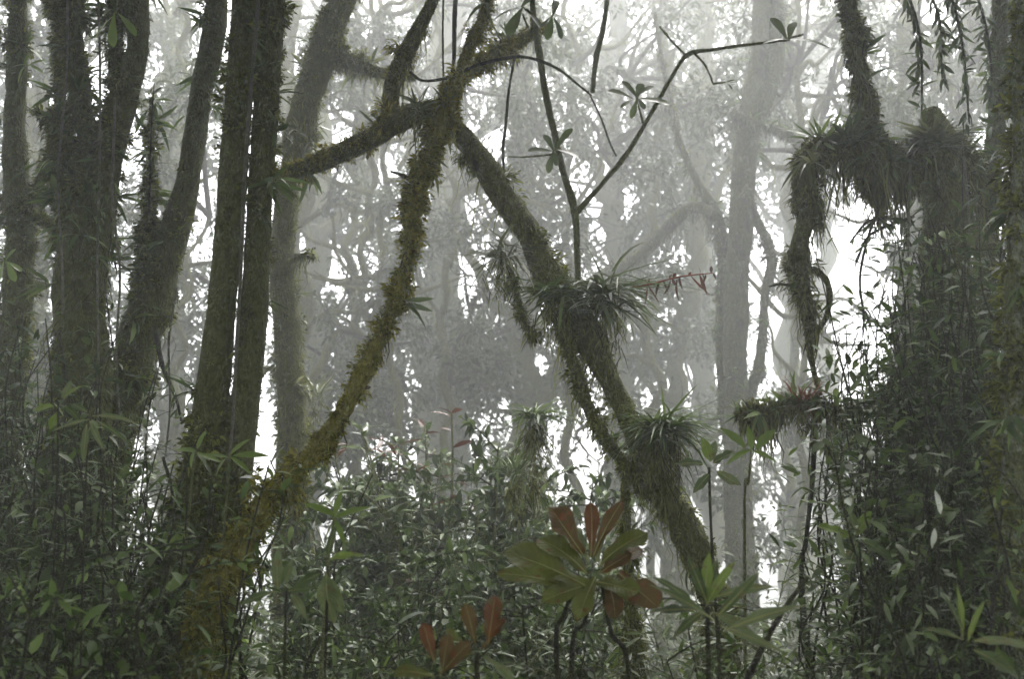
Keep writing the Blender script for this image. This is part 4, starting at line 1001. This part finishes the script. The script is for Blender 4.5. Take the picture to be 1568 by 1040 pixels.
leaf_plant('red_leaved_shrub', 'broad-leaved young shrub with olive and rust-red leaves in the bottom middle', 910, 884, 2.9, [
    (903, 902, 800, 839, .06, 'leaf_olive', .50), (897, 909, 791, 860, .10, 'leaf_olive', .22), (892, 850, 845, 780, .0, 'leaf_rust', .56), (904, 854, 912, 771, -.03, 'leaf_red', .28),
    (908, 854, 941, 766, .0, 'leaf_rust', .26), (917, 869, 968, 806, .03, 'leaf_olive', .46), (925, 874, 984, 836, -.04, 'leaf_rust', .36), (947, 878, 996, 922, .07, 'leaf_rust', .72),
    (908, 891, 966, 898, .10, 'leaf_olive', .48), (901, 863, 878, 804, -.05, 'leaf_pale', .22), (912, 884, 887, 930, .10, 'leaf_olive', .42), (928, 884, 951, 935, .06, 'leaf_rust', .5), (912, 867, 928, 793, -.06, 'leaf_pale', .16), (899, 880, 843, 812, -.02, 'leaf_olive', .46), (917, 880, 957, 849, .04, 'leaf_rust', .5), (897, 898, 852, 906, .1, 'leaf_olive', .42)],
    seed=2, L0=.175, stems=[[(0, 0, 0), (-.02, .02, -.12), (-.06, .04, -.3)], [(.03, 0, -.02), (.05, .0, -.15), (.1, .02, -.35)], [(-.03, 0, -.02), (-.08, 0, -.1), (-.1, .04, -.3)]])
leaf_plant('red_leaved_shrub', 'low plant with one large upright rust-red leaf among dark greens at the bottom', 735, 1000, 2.4, [
    (.15, -1, .1, 1.0, 'leaf_red', .42), (-.2, -1, .0, .85, 'leaf_rust', .4), (.5, -.9, .1, .8, 'leaf_red', .32), (.9, .5, .3, .8, 'leaf_pale', .3), (-.9, .2, .2, .7, 'leaf_olive', .36), (-.6, -.5, .1, .6, 'leaf_olive', .4)], seed=3, L0=.11)
leaf_plant('red_leaved_shrub', 'small rust-leaved plant cut by the bottom picture edge', 672, 1036, 2.3, [
    (-.3, -1, .1, .8, 'leaf_red', .4), (.5, -.6, .1, .9, 'leaf_rust', .4), (-1, -.3, .1, .8, 'leaf_olive', .4), (.1, -1, 0, .7, 'leaf_rust', .45), (1, .2, .2, .8, 'leaf_rust', .4)], seed=4, L0=.11)
leaf_plant('lance_leaved_plant', 'glossy bright green plant with long pointed leaves right of the red-leaved shrub', 1082, 930, 2.55, [
    (.05, -1, .05, .95, 'leaf_bright', .26), (-.35, -1, .1, .95, 'leaf', .24), (.5, -1, .15, 1.0, 'leaf_bright', .24), (-.75, -.7, .2, 1.0, 'leaf', .22), (1, -.35, .25, 1.15, 'leaf_pale', .22),
    (.3, -1, -.2, .9, 'leaf', .25), (-1, -.1, .2, .9, 'leaf_dark', .22), (.8, .3, .3, 1.0, 'leaf_pale', .24), (-.6, .3, .3, .8, 'leaf', .24)], seed=5, L0=.13, kind='lance', stem_r=.008)
leaf_plant('lance_leaved_plant', 'tall seedling with long arching grey-green blades in front of the low diagonal stem', 1096, 960, 2.4, [
    (1, -.5, .15, 1.2, 'leaf_pale', .17), (.9, -.9, 0, .9, 'leaf', .17), (-.8, -.6, .1, 1.0, 'leaf', .17), (.7, .2, .3, .9, 'leaf_pale', .18)], seed=6, L0=.17, kind='lance', stem_r=.006)
leaf_plant('pale_leaved_seedling', 'seedling with one wide pale wilted leaf hanging below the leaning trunk', 500, 868, 2.6, [
    (0, 1, .15, 1.1, 'leaf_pale', .42), (.35, 1, .2, .9, 'leaf_pale', .36), (-.8, .3, .2, .7, 'leaf', .4), (.8, -.3, .1, .8, 'leaf_bright', .3), (.15, -1, 0, .7, 'leaf', .3)], seed=7, L0=.11, kind='ovate', stem_r=.005)
leaf_plant('pale_leaved_seedling', 'seedling with upright twisted pale blades in front of the leaning trunk\'s foot', 437, 905, 2.7, [
    (-.15, -1, .1, .9, 'leaf_pale', .3), (.2, -1, .0, .6, 'leaf_pale', .26), (.9, -.2, .2, .7, 'leaf', .3), (-.9, .2, .2, .8, 'leaf', .3), (.5, .7, .2, .7, 'leaf_pale', .3)], seed=8, L0=.12, kind='lance', stem_r=.005)
leaf_plant('bright_leaved_seedling', 'thin seedling with a few yellow-green oval leaves before the massive trunk\'s base', 92, 618, 3.1, [
    (-.1, 1, .1, .42, 'leaf_bright', .55), (.25, -1, .1, .5, 'leaf_pale', .4), (.5, -.6, .1, .5, 'leaf_bright', .3), (-.9, .1, .1, .5, 'leaf_bright', .45), (.6, .4, .1, .5, 'leaf', .4)], seed=9, L0=.13, kind='ovate', stem_r=.004)
leaf_plant('hanging_leaved_seedling', 'seedling with long pale leaves hanging straight down over the thicket', 140, 640, 3.0, [
    (0, 1, .15, 1, 'leaf_pale', .2), (1, -.1, .1, 1.1, 'leaf_pale', .16), (-1, .2, .1, 1, 'leaf_pale', .18), (-.3, 1, .2, .9, 'leaf', .24), (.5, .8, .2, .8, 'leaf_pale', .2), (.9, .5, 0, .9, 'leaf', .2), (-.7, -.5, 0, .6, 'leaf', .3)], seed=10, L0=.12, kind='lance', stem_r=.004)
leaf_plant('broad_leaved_seedling', 'tall seedling with upright glossy oval leaves in front of the bushy rosette', 1088, 716, 3.6, [
    (-.15, -1, .1, .7, 'leaf_bright', .5), (.8, -.5, .1, .8, 'leaf', .42), (-.9, -.2, .1, .8, 'leaf', .42), (.5, .4, .2, .8, 'leaf_pale', .4), (-.5, .5, .2, .7, 'leaf', .42), (.3, -.9, 0, .7, 'leaf_pale', .4)], seed=11, L0=.12, kind='ovate', stem_r=.007)
leaf_plant('broad_leaved_seedling', 'thin seedling with wide yellowish leaves low in the lower bright opening', 1310, 830, 3.4, [
    (-.8, -.4, .1, .9, 'leaf_bright', .45), (.6, -.8, .1, .8, 'leaf_bright', .4), (-.4, .7, .2, .8, 'leaf', .4), (.9, .3, .2, .9, 'leaf', .42), (0, -1, 0, .7, 'leaf_pale', .4)], seed=12, L0=.13, kind='ovate', stem_r=.006)
leaf_plant('bleached_leaf_sprout', 'sprout with two bleached white leaves in the middle of the vine wall', 1428, 800, 3.0, [
    (-.05, -1, .1, .55, 'leaf_white', .28), (-.2, .9, .2, .45, 'leaf_white', .3), (.7, -.2, .1, .5, 'leaf', .3)], seed=13, L0=.13, kind='lance', stem_r=.004, rib=False)
leaf_plant('yellow_bladed_sprout', 'sprout of upright yellow-green blades at the lower corner below the vine wall', 1474, 985, 2.5, [
    (.25, -1, .1, .8, 'leaf_bright', .14), (.1, -1, .0, .9, 'leaf_bright', .12), (-.3, -1, .1, .7, 'leaf', .16), (.9, -.1, .1, 1.1, 'leaf_pale', .2), (.9, .4, .2, .9, 'leaf', .3), (-.7, -.4, .1, .7, 'leaf', .2)], seed=14, L0=.14, kind='lance', stem_r=.004)

# ------------------------------------------------------------------ bushes behind: dark shrubs in the middle distance
single('red_tipped_shrub', k_lance, 61, 706, 505, 7.2, 'spindly shrub with reddish leaf tips rising above the dark bushes', h=1.2, ns=2, L=.10, wr=.2, mat='sprig_brown', step=.05, start=.7, out=.15)
single('lance_leaved_shrub', k_lance, 62, 742, 560, 7.0, 'open shrub of long narrow leaves under the red-tipped one', h=1.2, ns=5, L=.12, wr=.17, mat='leaf_pale', step=.04, start=.2)
MID = [(560, 660, 6.6, 'twiggy'), (605, 590, 7.2, 'lance'), (640, 560, 7.6, 'twiggy'), (675, 610, 6.6, 'lance'), (735, 590, 7.2, 'twiggy'), (775, 640, 6.4, 'cane'), (835, 610, 7.4, 'twiggy'), (880, 660, 6.9, 'lance'), (590, 720, 5.8, 'cane'), (660, 730, 5.6, 'twiggy'), (745, 715, 5.6, 'cane'), (820, 735, 5.8, 'twiggy'), (540, 780, 5.2, 'twiggy')]
MIDL = ['dark twiggy shrub lowest beside the leaning trunk\'s middle', 'lance-leaved shrub close behind the leaning trunk\'s middle', 'tallest dark twiggy shrub of the dark bushes', 'leafy shrub in front of the tallest twiggy one, under the red-tipped shrub', 'dark twiggy shrub below the red-tipped shrub', 'leafy shrub below the yellowish perched rosette', 'twiggy shrub behind the yellowish perched rosette', 'leafy shrub between the yellowish rosette and the arching trunk\'s stem', 'low leafy shrub before the dark bushes, nearest to the leaning trunk', 'low twiggy shrub before the dark bushes, under the tallest one', 'low leafy shrub before the dark bushes, under the small spiky rosette', 'low twiggy shrub before the dark bushes, nearest the arching trunk', 'low twiggy shrub right behind the leaning trunk\'s lower part']
for i, ((px, pt, D, k), lab) in enumerate(zip(MID, MIDL)):
    if k == 'twiggy': single('twiggy_shrub', k_twiggy, 70 + i, px, pt, D, lab, h=1.35, ns=9, L=.045, dense=1.6, wide=.75)
    elif k == 'cane': single('cane_shrub', k_bamboo, 70 + i, px, pt, D, lab.replace('leafy shrub', 'slender-caned shrub'), h=2.2, ns=11, L=.13, mat='leaf', cat='bamboo')
    else: single('leafy_shrub', k_lance, 70 + i, px, pt, D, lab, h=1.1, ns=10, L=.085, wr=.24, mat='leaf_dark', step=.028, start=.1, wide=.8)

# ------------------------------------------------------------------ climbing walls of leaves, right and left
WALL = [ # px, top row, depth, width m, label
 (1362, 480, 4.7, .42, 'leafy vine at the edge of the vine wall, beside the bright opening', 'leaf'),
 (1395, 440, 4.9, .50, 'vine with yellowish leaves climbing the dark mossy tree', 'leaf'),
 (1450, 500, 4.4, .50, 'dense vine hanging over the middle of the vine wall', 'leaf'),
 (1500, 470, 4.9, .50, 'dark vine on the straight trunk behind the vine wall', 'leaf_dark'),
 (1540, 560, 3.9, .40, 'small-leaved vine next to the lichened trunk', 'leaf_dark'),
 (1360, 690, 3.9, .55, 'low vine heap at the foot of the vine wall, nearest the bright opening', 'leaf'),
 (1430, 720, 3.5, .55, 'pale low vine heap in the middle of the vine wall\'s foot', 'leaf_pale'),
 (1505, 700, 3.3, .50, 'low vine heap before the lichened trunk', 'leaf'),
 (1418, 300, 5.15, .40, 'vine creeping highest up the dark mossy tree, under its leafy clump', 'leaf_dark'),
 (1486, 280, 5.3, .40, 'vine hanging between the dark mossy tree and the straight trunk', 'leaf_dark'),
 (1530, 420, 4.6, .35, 'tall vine close beside the lichened trunk', 'leaf_dark'),
 (1376, 560, 4.3, .5, 'pale vine in front of the yellowish one, near the bright opening', 'leaf_pale'),
 (20, 430, 5.0, .5, 'tall vine climbing the broad dark trunk', 'leaf_dark'),
 (85, 520, 4.7, .5, 'tall vine between the broad and the massive trunks', 'leaf_dark'),
 (175, 560, 4.8, .4, 'vine climbing the near side of the massive forked trunk', 'leaf_dark'),
 (1440, 360, 4.6, .45, 'vine hanging before the dark mossy tree, above the dense one', 'leaf'),
 (1495, 360, 4.3, .45, 'vine sheet in front of the straight trunk', 'leaf'),
 (1550, 330, 4.1, .30, 'vine sheet pressed against the lichened trunk', 'leaf_dark'),
 (1385, 500, 5.4, .5, 'vine behind the yellowish one at the bright opening', 'leaf_dark'),
 (40, 620, 4.2, .6, 'leafy vine over the foot of the broad dark trunk', 'leaf'),
 (130, 650, 4.0, .6, 'pale leafy vine over the foot of the massive forked trunk', 'leaf_pale'),
 (215, 690, 4.3, .5, 'thin leafy vine in the gap before the twin dark trunks', 'leaf'),
 (30, 740, 3.3, .6, 'low vine heap at the picture edge below the broad dark trunk', 'leaf'),
 (120, 790, 3.1, .6, 'low vine heap below the massive forked trunk', 'leaf'),
 (310, 690, 4.15, .35, 'fine-leaved vine crossing the foot of the twin dark trunks', 'leaf'),
]
for i, (px, pt, D, wv, lab, mt) in enumerate(WALL):
    loc = on_ground(px, D); hh = at(px, pt, D)[2] - loc[2]
    plant('leafy_vine', [(nm, mb.mesh('leafy_vine_' + nm, M[m_]), m_) for nm, (mb, m_) in k_vine(200 + i, hh, wv, 19, .065, mt, per=.026, depth=.4, wr=[.3, .22, .4][i % 3]).items()], loc, lab, 'vine')

# sprays of pale bamboo standing clear of the thicket
for i, (px, pt, D, lab) in enumerate([(24, 600, 3.6, 'pale bamboo spray leaning in from the picture edge before the broad dark trunk'), (96, 560, 4.0, 'tall pale bamboo spray in front of the massive forked trunk'), (176, 640, 3.4, 'pale bamboo spray beside the seedling with hanging leaves'), (262, 660, 3.7, 'pale bamboo spray in front of the gap by the twin dark trunks'),
        (330, 740, 3.3, 'low pale bamboo spray against the twin dark trunks'), (20, 760, 2.7, 'low bamboo spray nearest the picture edge'), (560, 760, 3.6, 'pale bamboo spray under the leaning trunk\'s middle'), (700, 800, 3.0, 'pale bamboo spray before the dark bushes'), (1178, 690, 4.0, 'leafy bamboo spray at the pale straight stems\' foot'), (1240, 800, 3.2, 'bamboo spray around the low diagonal stem'),
        (1400, 640, 3.9, 'pale bamboo spray standing out from the vine wall'), (1520, 800, 2.9, 'low bamboo spray before the lichened trunk'), (1340, 800, 3.0, 'bamboo spray at the bright edge of the vine wall'),
        (480, 880, 2.5, 'low bamboo spray under the wide wilted leaf'), (622, 905, 2.4, 'low bamboo spray left of the upright rust-red leaf'), (812, 950, 2.3, 'low bamboo spray between the two red-leaved plants'), (1010, 950, 2.3, 'low bamboo spray between the red-leaved shrub and the glossy plant'), (1250, 940, 2.3, 'low bamboo spray at the bottom edge below the diagonal stem'), (200, 880, 2.4, 'low bamboo spray below the massive forked trunk'), (300, 930, 2.2, 'lowest bamboo spray before the leaning trunk\'s foot'), (1400, 930, 2.3, 'low bamboo spray below the bleached leaves')]):
    loc = on_ground(px, D); hh = at(px, pt, D)[2] - loc[2]
    plant('bamboo_spray', [(nm, mb.mesh('bamboo_spray_' + nm, M[m_]), m_) for nm, (mb, m_) in k_bamboo(400 + i, hh * .95, 7, .19 if D < 3.7 else .15, ['leaf_pale', 'leaf'][i % 2], sag=.5).items()], loc, lab, 'bamboo')

# ------------------------------------------------------------------ undergrowth: individual plants of a few kinds, copied
KINDS = {      # model height about 1.7 m
 'lance_leaved_bush': [(k_lance, 301, dict(h=1.7, ns=6, L=.10, wr=.2, step=.045, mat='leaf')), (k_lance, 302, dict(h=1.7, ns=7, L=.085, wr=.26, step=.042, mat='leaf_dark')), (k_lance, 303, dict(h=1.7, ns=5, L=.13, wr=.16, mat='leaf_pale'))],
 'bamboo_clump': [(k_bamboo, 311, dict(h=1.6, ns=9, L=.12, mat='leaf')), (k_bamboo, 312, dict(h=1.6, ns=9, L=.15, mat='leaf_pale')), (k_bamboo, 313, dict(h=1.6, ns=7, L=.13, mat='leaf_pale')), (k_bamboo, 314, dict(h=1.6, ns=10, L=.11, mat='leaf_bright'))],
 'fern': [(k_fern, 321, dict(R=.8, nf=10, mat='leaf')), (k_fern, 322, dict(R=.8, nf=9, mat='leaf_pale'))],
 'broad_leaved_herb': [(k_broad, 331, dict(h=1.6, nl=20, L=.14, mat='leaf')), (k_broad, 332, dict(h=1.6, nl=18, L=.16, wr=.28, mat='leaf_pale')), (k_broad, 333, dict(h=1.6, nl=22, L=.12, wr=.42, mat='leaf_dark'))],
 'grass_tuft': [(k_grass, 341, dict(L=.95, nb=40, W=.010, mat='leaf')), (k_grass, 342, dict(L=.95, nb=28, W=.009, mat='leaf_pale'))],
 'small_leaved_bush': [(k_twiggy, 351, dict(h=1.7, ns=7, mat='leaf_dark', L=.038)), (k_twiggy, 352, dict(h=1.7, ns=6, mat='leaf', L=.042, wr=.36))],
}
WORDS = {'lance_leaved_bush': ('lance-leaved bush', 'bush'), 'bamboo_clump': ('bamboo clump', 'bamboo'), 'fern': ('arching fern', 'fern'), 'broad_leaved_herb': ('broad-leaved herb', 'herb'), 'grass_tuft': ('grass tuft', 'grass tuft'), 'small_leaved_bush': ('twiggy small-leaved bush', 'bush')}
TONE = {'leaf': 'green', 'leaf_dark': 'dark', 'leaf_pale': 'pale', 'leaf_bright': 'yellowish'}
LAND = [(-99, 80, 'below the broad dark trunk'), (80, 230, 'below the massive forked trunk'), (230, 400, 'below the twin dark trunks'), (400, 560, 'under the leaning golden trunk'), (560, 700, 'below the dark bushes'), (700, 840, 'beside the upright rust-red leaf'), (840, 1000, 'around the red-leaved shrub'), (1000, 1140, 'by the glossy long-leaved plant'), (1140, 1300, 'under the lower bright opening'), (1300, 1440, 'at the foot of the vine wall'), (1440, 1700, 'below the lichened trunk')]
rr_ = np.random.default_rng(77)
spots = []
ROWS = [(2.15, 990, 14, 40), (2.6, 925, 18, 45), (3.2, 865, 22, 50), (3.9, 820, 22, 50), (4.8, 790, 20, 45), (6.0, 790, 16, 40)]
KEYS = list(KINDS)
PROB = np.array([.24, .40, .10, .06, .06, .14])
for ri, (D, top, n, jit) in enumerate(ROWS):
    for i in range(n):
        px = -40 + (i + .5 + rr_.uniform(-.35, .35)) * 1650 / n
        d = D * rr_.uniform(.92, 1.1)
        tp = top + rr_.uniform(-jit, jit)
        if px < 240: tp -= 110 if ri > 1 else 40
        if 240 < px < 480: tp += 55
        if px > 1330: tp -= 110 if ri > 1 else 40
        if 860 < px < 1010 and ri > 2: continue          # the ground drops away here
        if 1150 < px < 1290 and ri > 2: tp += 40
        if 600 < px < 850 and ri > 3: tp -= 40
        if 780 < px < 1040 and ri < 2: tp += 60
        spots.append((px, tp, d, ri))
rows = []
for px, tp, d, ri in spots:
    k = KEYS[rr_.choice(len(KEYS), p=PROB)]
    if k == 'grass_tuft' and (ri < 1 or 200 < px < 560): k = 'fern' if ri < 1 else 'bamboo_clump'
    if k == 'broad_leaved_herb' and (ri < 2 or px < 520): k = 'bamboo_clump'
    v = int(rr_.integers(len(KINDS[k]))); fn, sd, kw = KINDS[k][v]
    loc = on_ground(px, d); hgt = max(.22, at(px, tp, d)[2] - loc[2])
    if k in ('grass_tuft', 'fern'): hgt = min(hgt, .75)
    land = [t for a, b, t in LAND if a <= px < b][0]
    where = ('in the front row' if ri < 2 else 'in the middle rows' if ri < 4 else 'in the back row')
    rows.append(dict(k=k, v=v, fn=fn, sd=sd, kw=kw, loc=loc, h=hgt, txt=f"{TONE[kw['mat']]} {WORDS[k][0]} {where} {land}", px=px))
ORD = ['tallest', 'second tallest', 'third tallest', 'fourth tallest', 'fifth tallest', 'sixth tallest', 'seventh tallest', 'eighth tallest']
by = {}
for q in rows: by.setdefault(q['txt'], []).append(q)
for t, qs in by.items():
    qs.sort(key=lambda q: -q['h'])
    for i, q in enumerate(qs): q['label'] = t if len(qs) == 1 else f"{ORD[i]} {t}"
for q in rows:
    ms = proto(q['k'], q['fn'], q['sd'], **q['kw'])
    s = q['h'] / {'fern': .5, 'grass_tuft': .75, 'bamboo_clump': 1.42}.get(q['k'], 1.65)
    plant(q['k'], ms, q['loc'], q['label'], WORDS[q['k']][1], {'fern': 'ferns in the undergrowth', 'grass_tuft': 'grass tufts in the undergrowth', 'bamboo_clump': 'bamboo clumps in the undergrowth'}.get(q['k'], WORDS[q['k']][0].split(' of ')[0] + ' plants in the undergrowth'),
          s=min(s, 1.9), sz=s, rz=rr_.uniform(0, 2 * PI))

# layers of low growth down the misty slope
r = np.random.default_rng(89); mb = MB()
n = 60000
D = 8.5 + 34 * r.random(n) ** 1.5; xx = (r.random(n) - .5) * 1.3 * D
g0 = gz(xx, D)
B = np.stack([xx, D, g0], 1)
top = np.clip(1.4 + 1.0 * sines(B * np.array([1, .6, 0]), .9, 15) + .5 * sines(B * np.array([1, .6, 0]), 2.6, 16), .15, 3.4)
P = B + np.stack([0 * D, 0 * D, top * r.random(n) ** .7], 1)
ll = .0085 * D * r.uniform(.6, 1.6, n)
leaves(mb, P, r.normal(0, .7, (n, 3)), UP + r.normal(0, .5, (n, 3)), ll, ll * r.uniform(.2, .5, n), 'lance3', r.uniform(0, .5, n))
o = link('distant_undergrowth', mb.mesh('distant_undergrowth', M['leaf_far'])); o['kind'] = 'stuff'; o['label'] = 'misty low bushes covering the slope behind'

# tangle of fallen leaves, sprouts and creepers between them that nobody could count
r = np.random.default_rng(88); mb = MB()
n = 26000
D = 1.9 + 6.5 * r.random(n) ** 1.3; xx = (r.random(n) - .5) * 1.25 * D
zz = gz(xx, D) + np.abs(r.normal(0, .26, n)) * np.clip(1.25 - .02 * D, .2, 2)
P = np.stack([xx, D, zz], 1)
keep = sines(P, 3.0, 5) + .6 * sines(P, 9.0, 6) > -.3
P = P[keep]; k = len(P)
ll = .07 * r.uniform(.5, 1.7, k)
leaves(mb, P, r.normal(0, .7, (k, 3)) + UP * .15, UP + r.normal(0, .5, (k, 3)), ll, ll * r.uniform(.16, .5, k), 'lance', r.uniform(0, .6, k))
o = link('undergrowth', mb.mesh('undergrowth', M['leaf_dark'])); o['kind'] = 'stuff'; o['label'] = 'tangle of small leaves covering the forest floor'


# unseen leaves added overhead, beside and behind the viewpoint to darken the near mist
r = np.random.default_rng(99); mb = MB()
n = 230000
P = np.stack([r.uniform(-15, 15, n), r.uniform(-7, 10.5, n), r.uniform(-.2, 11, n)], 1)
yy = np.maximum(P[:, 1], 0)
over = (P[:, 1] > -4) & (P[:, 2] > np.maximum(4.2, CAMZ + .56 * yy + .9)) & (P[:, 2] < 10.5)
side = (P[:, 1] > -2) & (np.abs(P[:, 0]) > .53 * yy + 2.2) & (P[:, 2] < 9)
back = (P[:, 1] < -4.5) & (P[:, 2] < 2.5)
keep = (over & (sines(P, .9, 71) + .5 * sines(P, 2.2, 72) > -.12)) | ((side | back) & (P[:, 1] < 2.5) & (sines(P, 1.1, 73) > .1))
P = P[keep]; k = len(P); ll = .26 * r.uniform(.6, 1.3, k)
leaves(mb, P, r.normal(0, 1, (k, 3)) - UP * .3, UP + r.normal(0, .5, (k, 3)), ll, ll * .42, 'lance3', .25)
o = link('shade_canopy', mb.mesh('shade_canopy', M['leaf_dark'])); o['kind'] = 'stuff'; o['label'] = 'unseen leaf canopy added around and above the viewpoint for shade'

# ------------------------------------------------------------------ mist
hb = MB()
x0, x1, y0, y1, z0, z1 = -48, 48, -7.5, 64, -6.5, 24
hb.add([(x0, y0, z0), (x1, y0, z0), (x1, y1, z0), (x0, y1, z0), (x0, y0, z1), (x1, y0, z1), (x1, y1, z1), (x0, y1, z1)],
       Q=[(3, 2, 1, 0), (4, 5, 6, 7), (0, 1, 5, 4), (1, 2, 6, 5), (2, 3, 7, 6), (3, 0, 4, 7)])
hm, nt, out = newmat('mist')
pv = N_(nt, 'VolumePrincipled'); pv.inputs['Density'].default_value = 0.0106; pv.inputs['Color'].default_value = (.95, .97, .965, 1)
pv.inputs['Anisotropy'].default_value = 0.6
nt.links.new(pv.outputs[0], out.inputs['Volume'])
h = link('haze', hb.mesh('haze', hm, smooth=False)); h['kind'] = 'stuff'; h['label'] = 'pale mist filling the forest'

# ------------------------------------------------------------------ light
EL, AZ = math.radians(62), math.radians(25)
w = bpy.data.worlds.new('World'); SC.world = w; w.use_nodes = True
nt = w.node_tree; nt.nodes.clear()
sky = nt.nodes.new('ShaderNodeTexSky'); sky.sky_type = 'NISHITA'; sky.sun_disc = False
sky.sun_elevation = EL; sky.sun_rotation = AZ; sky.air_density = 1.0; sky.dust_density = 4.0; sky.ozone_density = 1.0
hs = nt.nodes.new('ShaderNodeHueSaturation'); hs.inputs['Saturation'].default_value = 0.12
bg = nt.nodes.new('ShaderNodeBackground'); bg.inputs['Strength'].default_value = 0.15
wo = nt.nodes.new('ShaderNodeOutputWorld')
nt.links.new(sky.outputs[0], hs.inputs['Color']); nt.links.new(hs.outputs[0], bg.inputs['Color']); nt.links.new(bg.outputs[0], wo.inputs['Surface'])
sl = bpy.data.lights.new('sun', 'SUN'); sl.energy = 1.3; sl.angle = math.radians(25); sl.color = (1, .96, .9)
so = bpy.data.objects.new('sun', sl); COL.objects.link(so)
so.rotation_euler = (PI / 2 - EL, 0, PI - AZ)

cam = bpy.data.cameras.new('camera'); co = bpy.data.objects.new('camera', cam); COL.objects.link(co)
co.location = (0, 0, CAMZ); co.rotation_euler = (PI / 2 + PITCH, 0, 0)
cam.lens = 35; cam.sensor_width = 36; cam.clip_start = .05; cam.clip_end = 400
cam.dof.use_dof = True; cam.dof.focus_distance = 5.0; cam.dof.aperture_fstop = 3.2
SC.camera = co

SC.render.engine = 'CYCLES'
cy = SC.cycles
cy.max_bounces = 6; cy.diffuse_bounces = 3; cy.glossy_bounces = 2; cy.transmission_bounces = 3; cy.volume_bounces = 2; cy.transparent_max_bounces = 8
cy.use_denoising = True; cy.caustics_reflective = False; cy.caustics_refractive = False
cy.use_adaptive_sampling = True; cy.adaptive_threshold = 0.02
SC.view_settings.view_transform = 'Standard'; SC.view_settings.look = 'None'
SC.view_settings.exposure = 2.45; SC.view_settings.gamma = 1
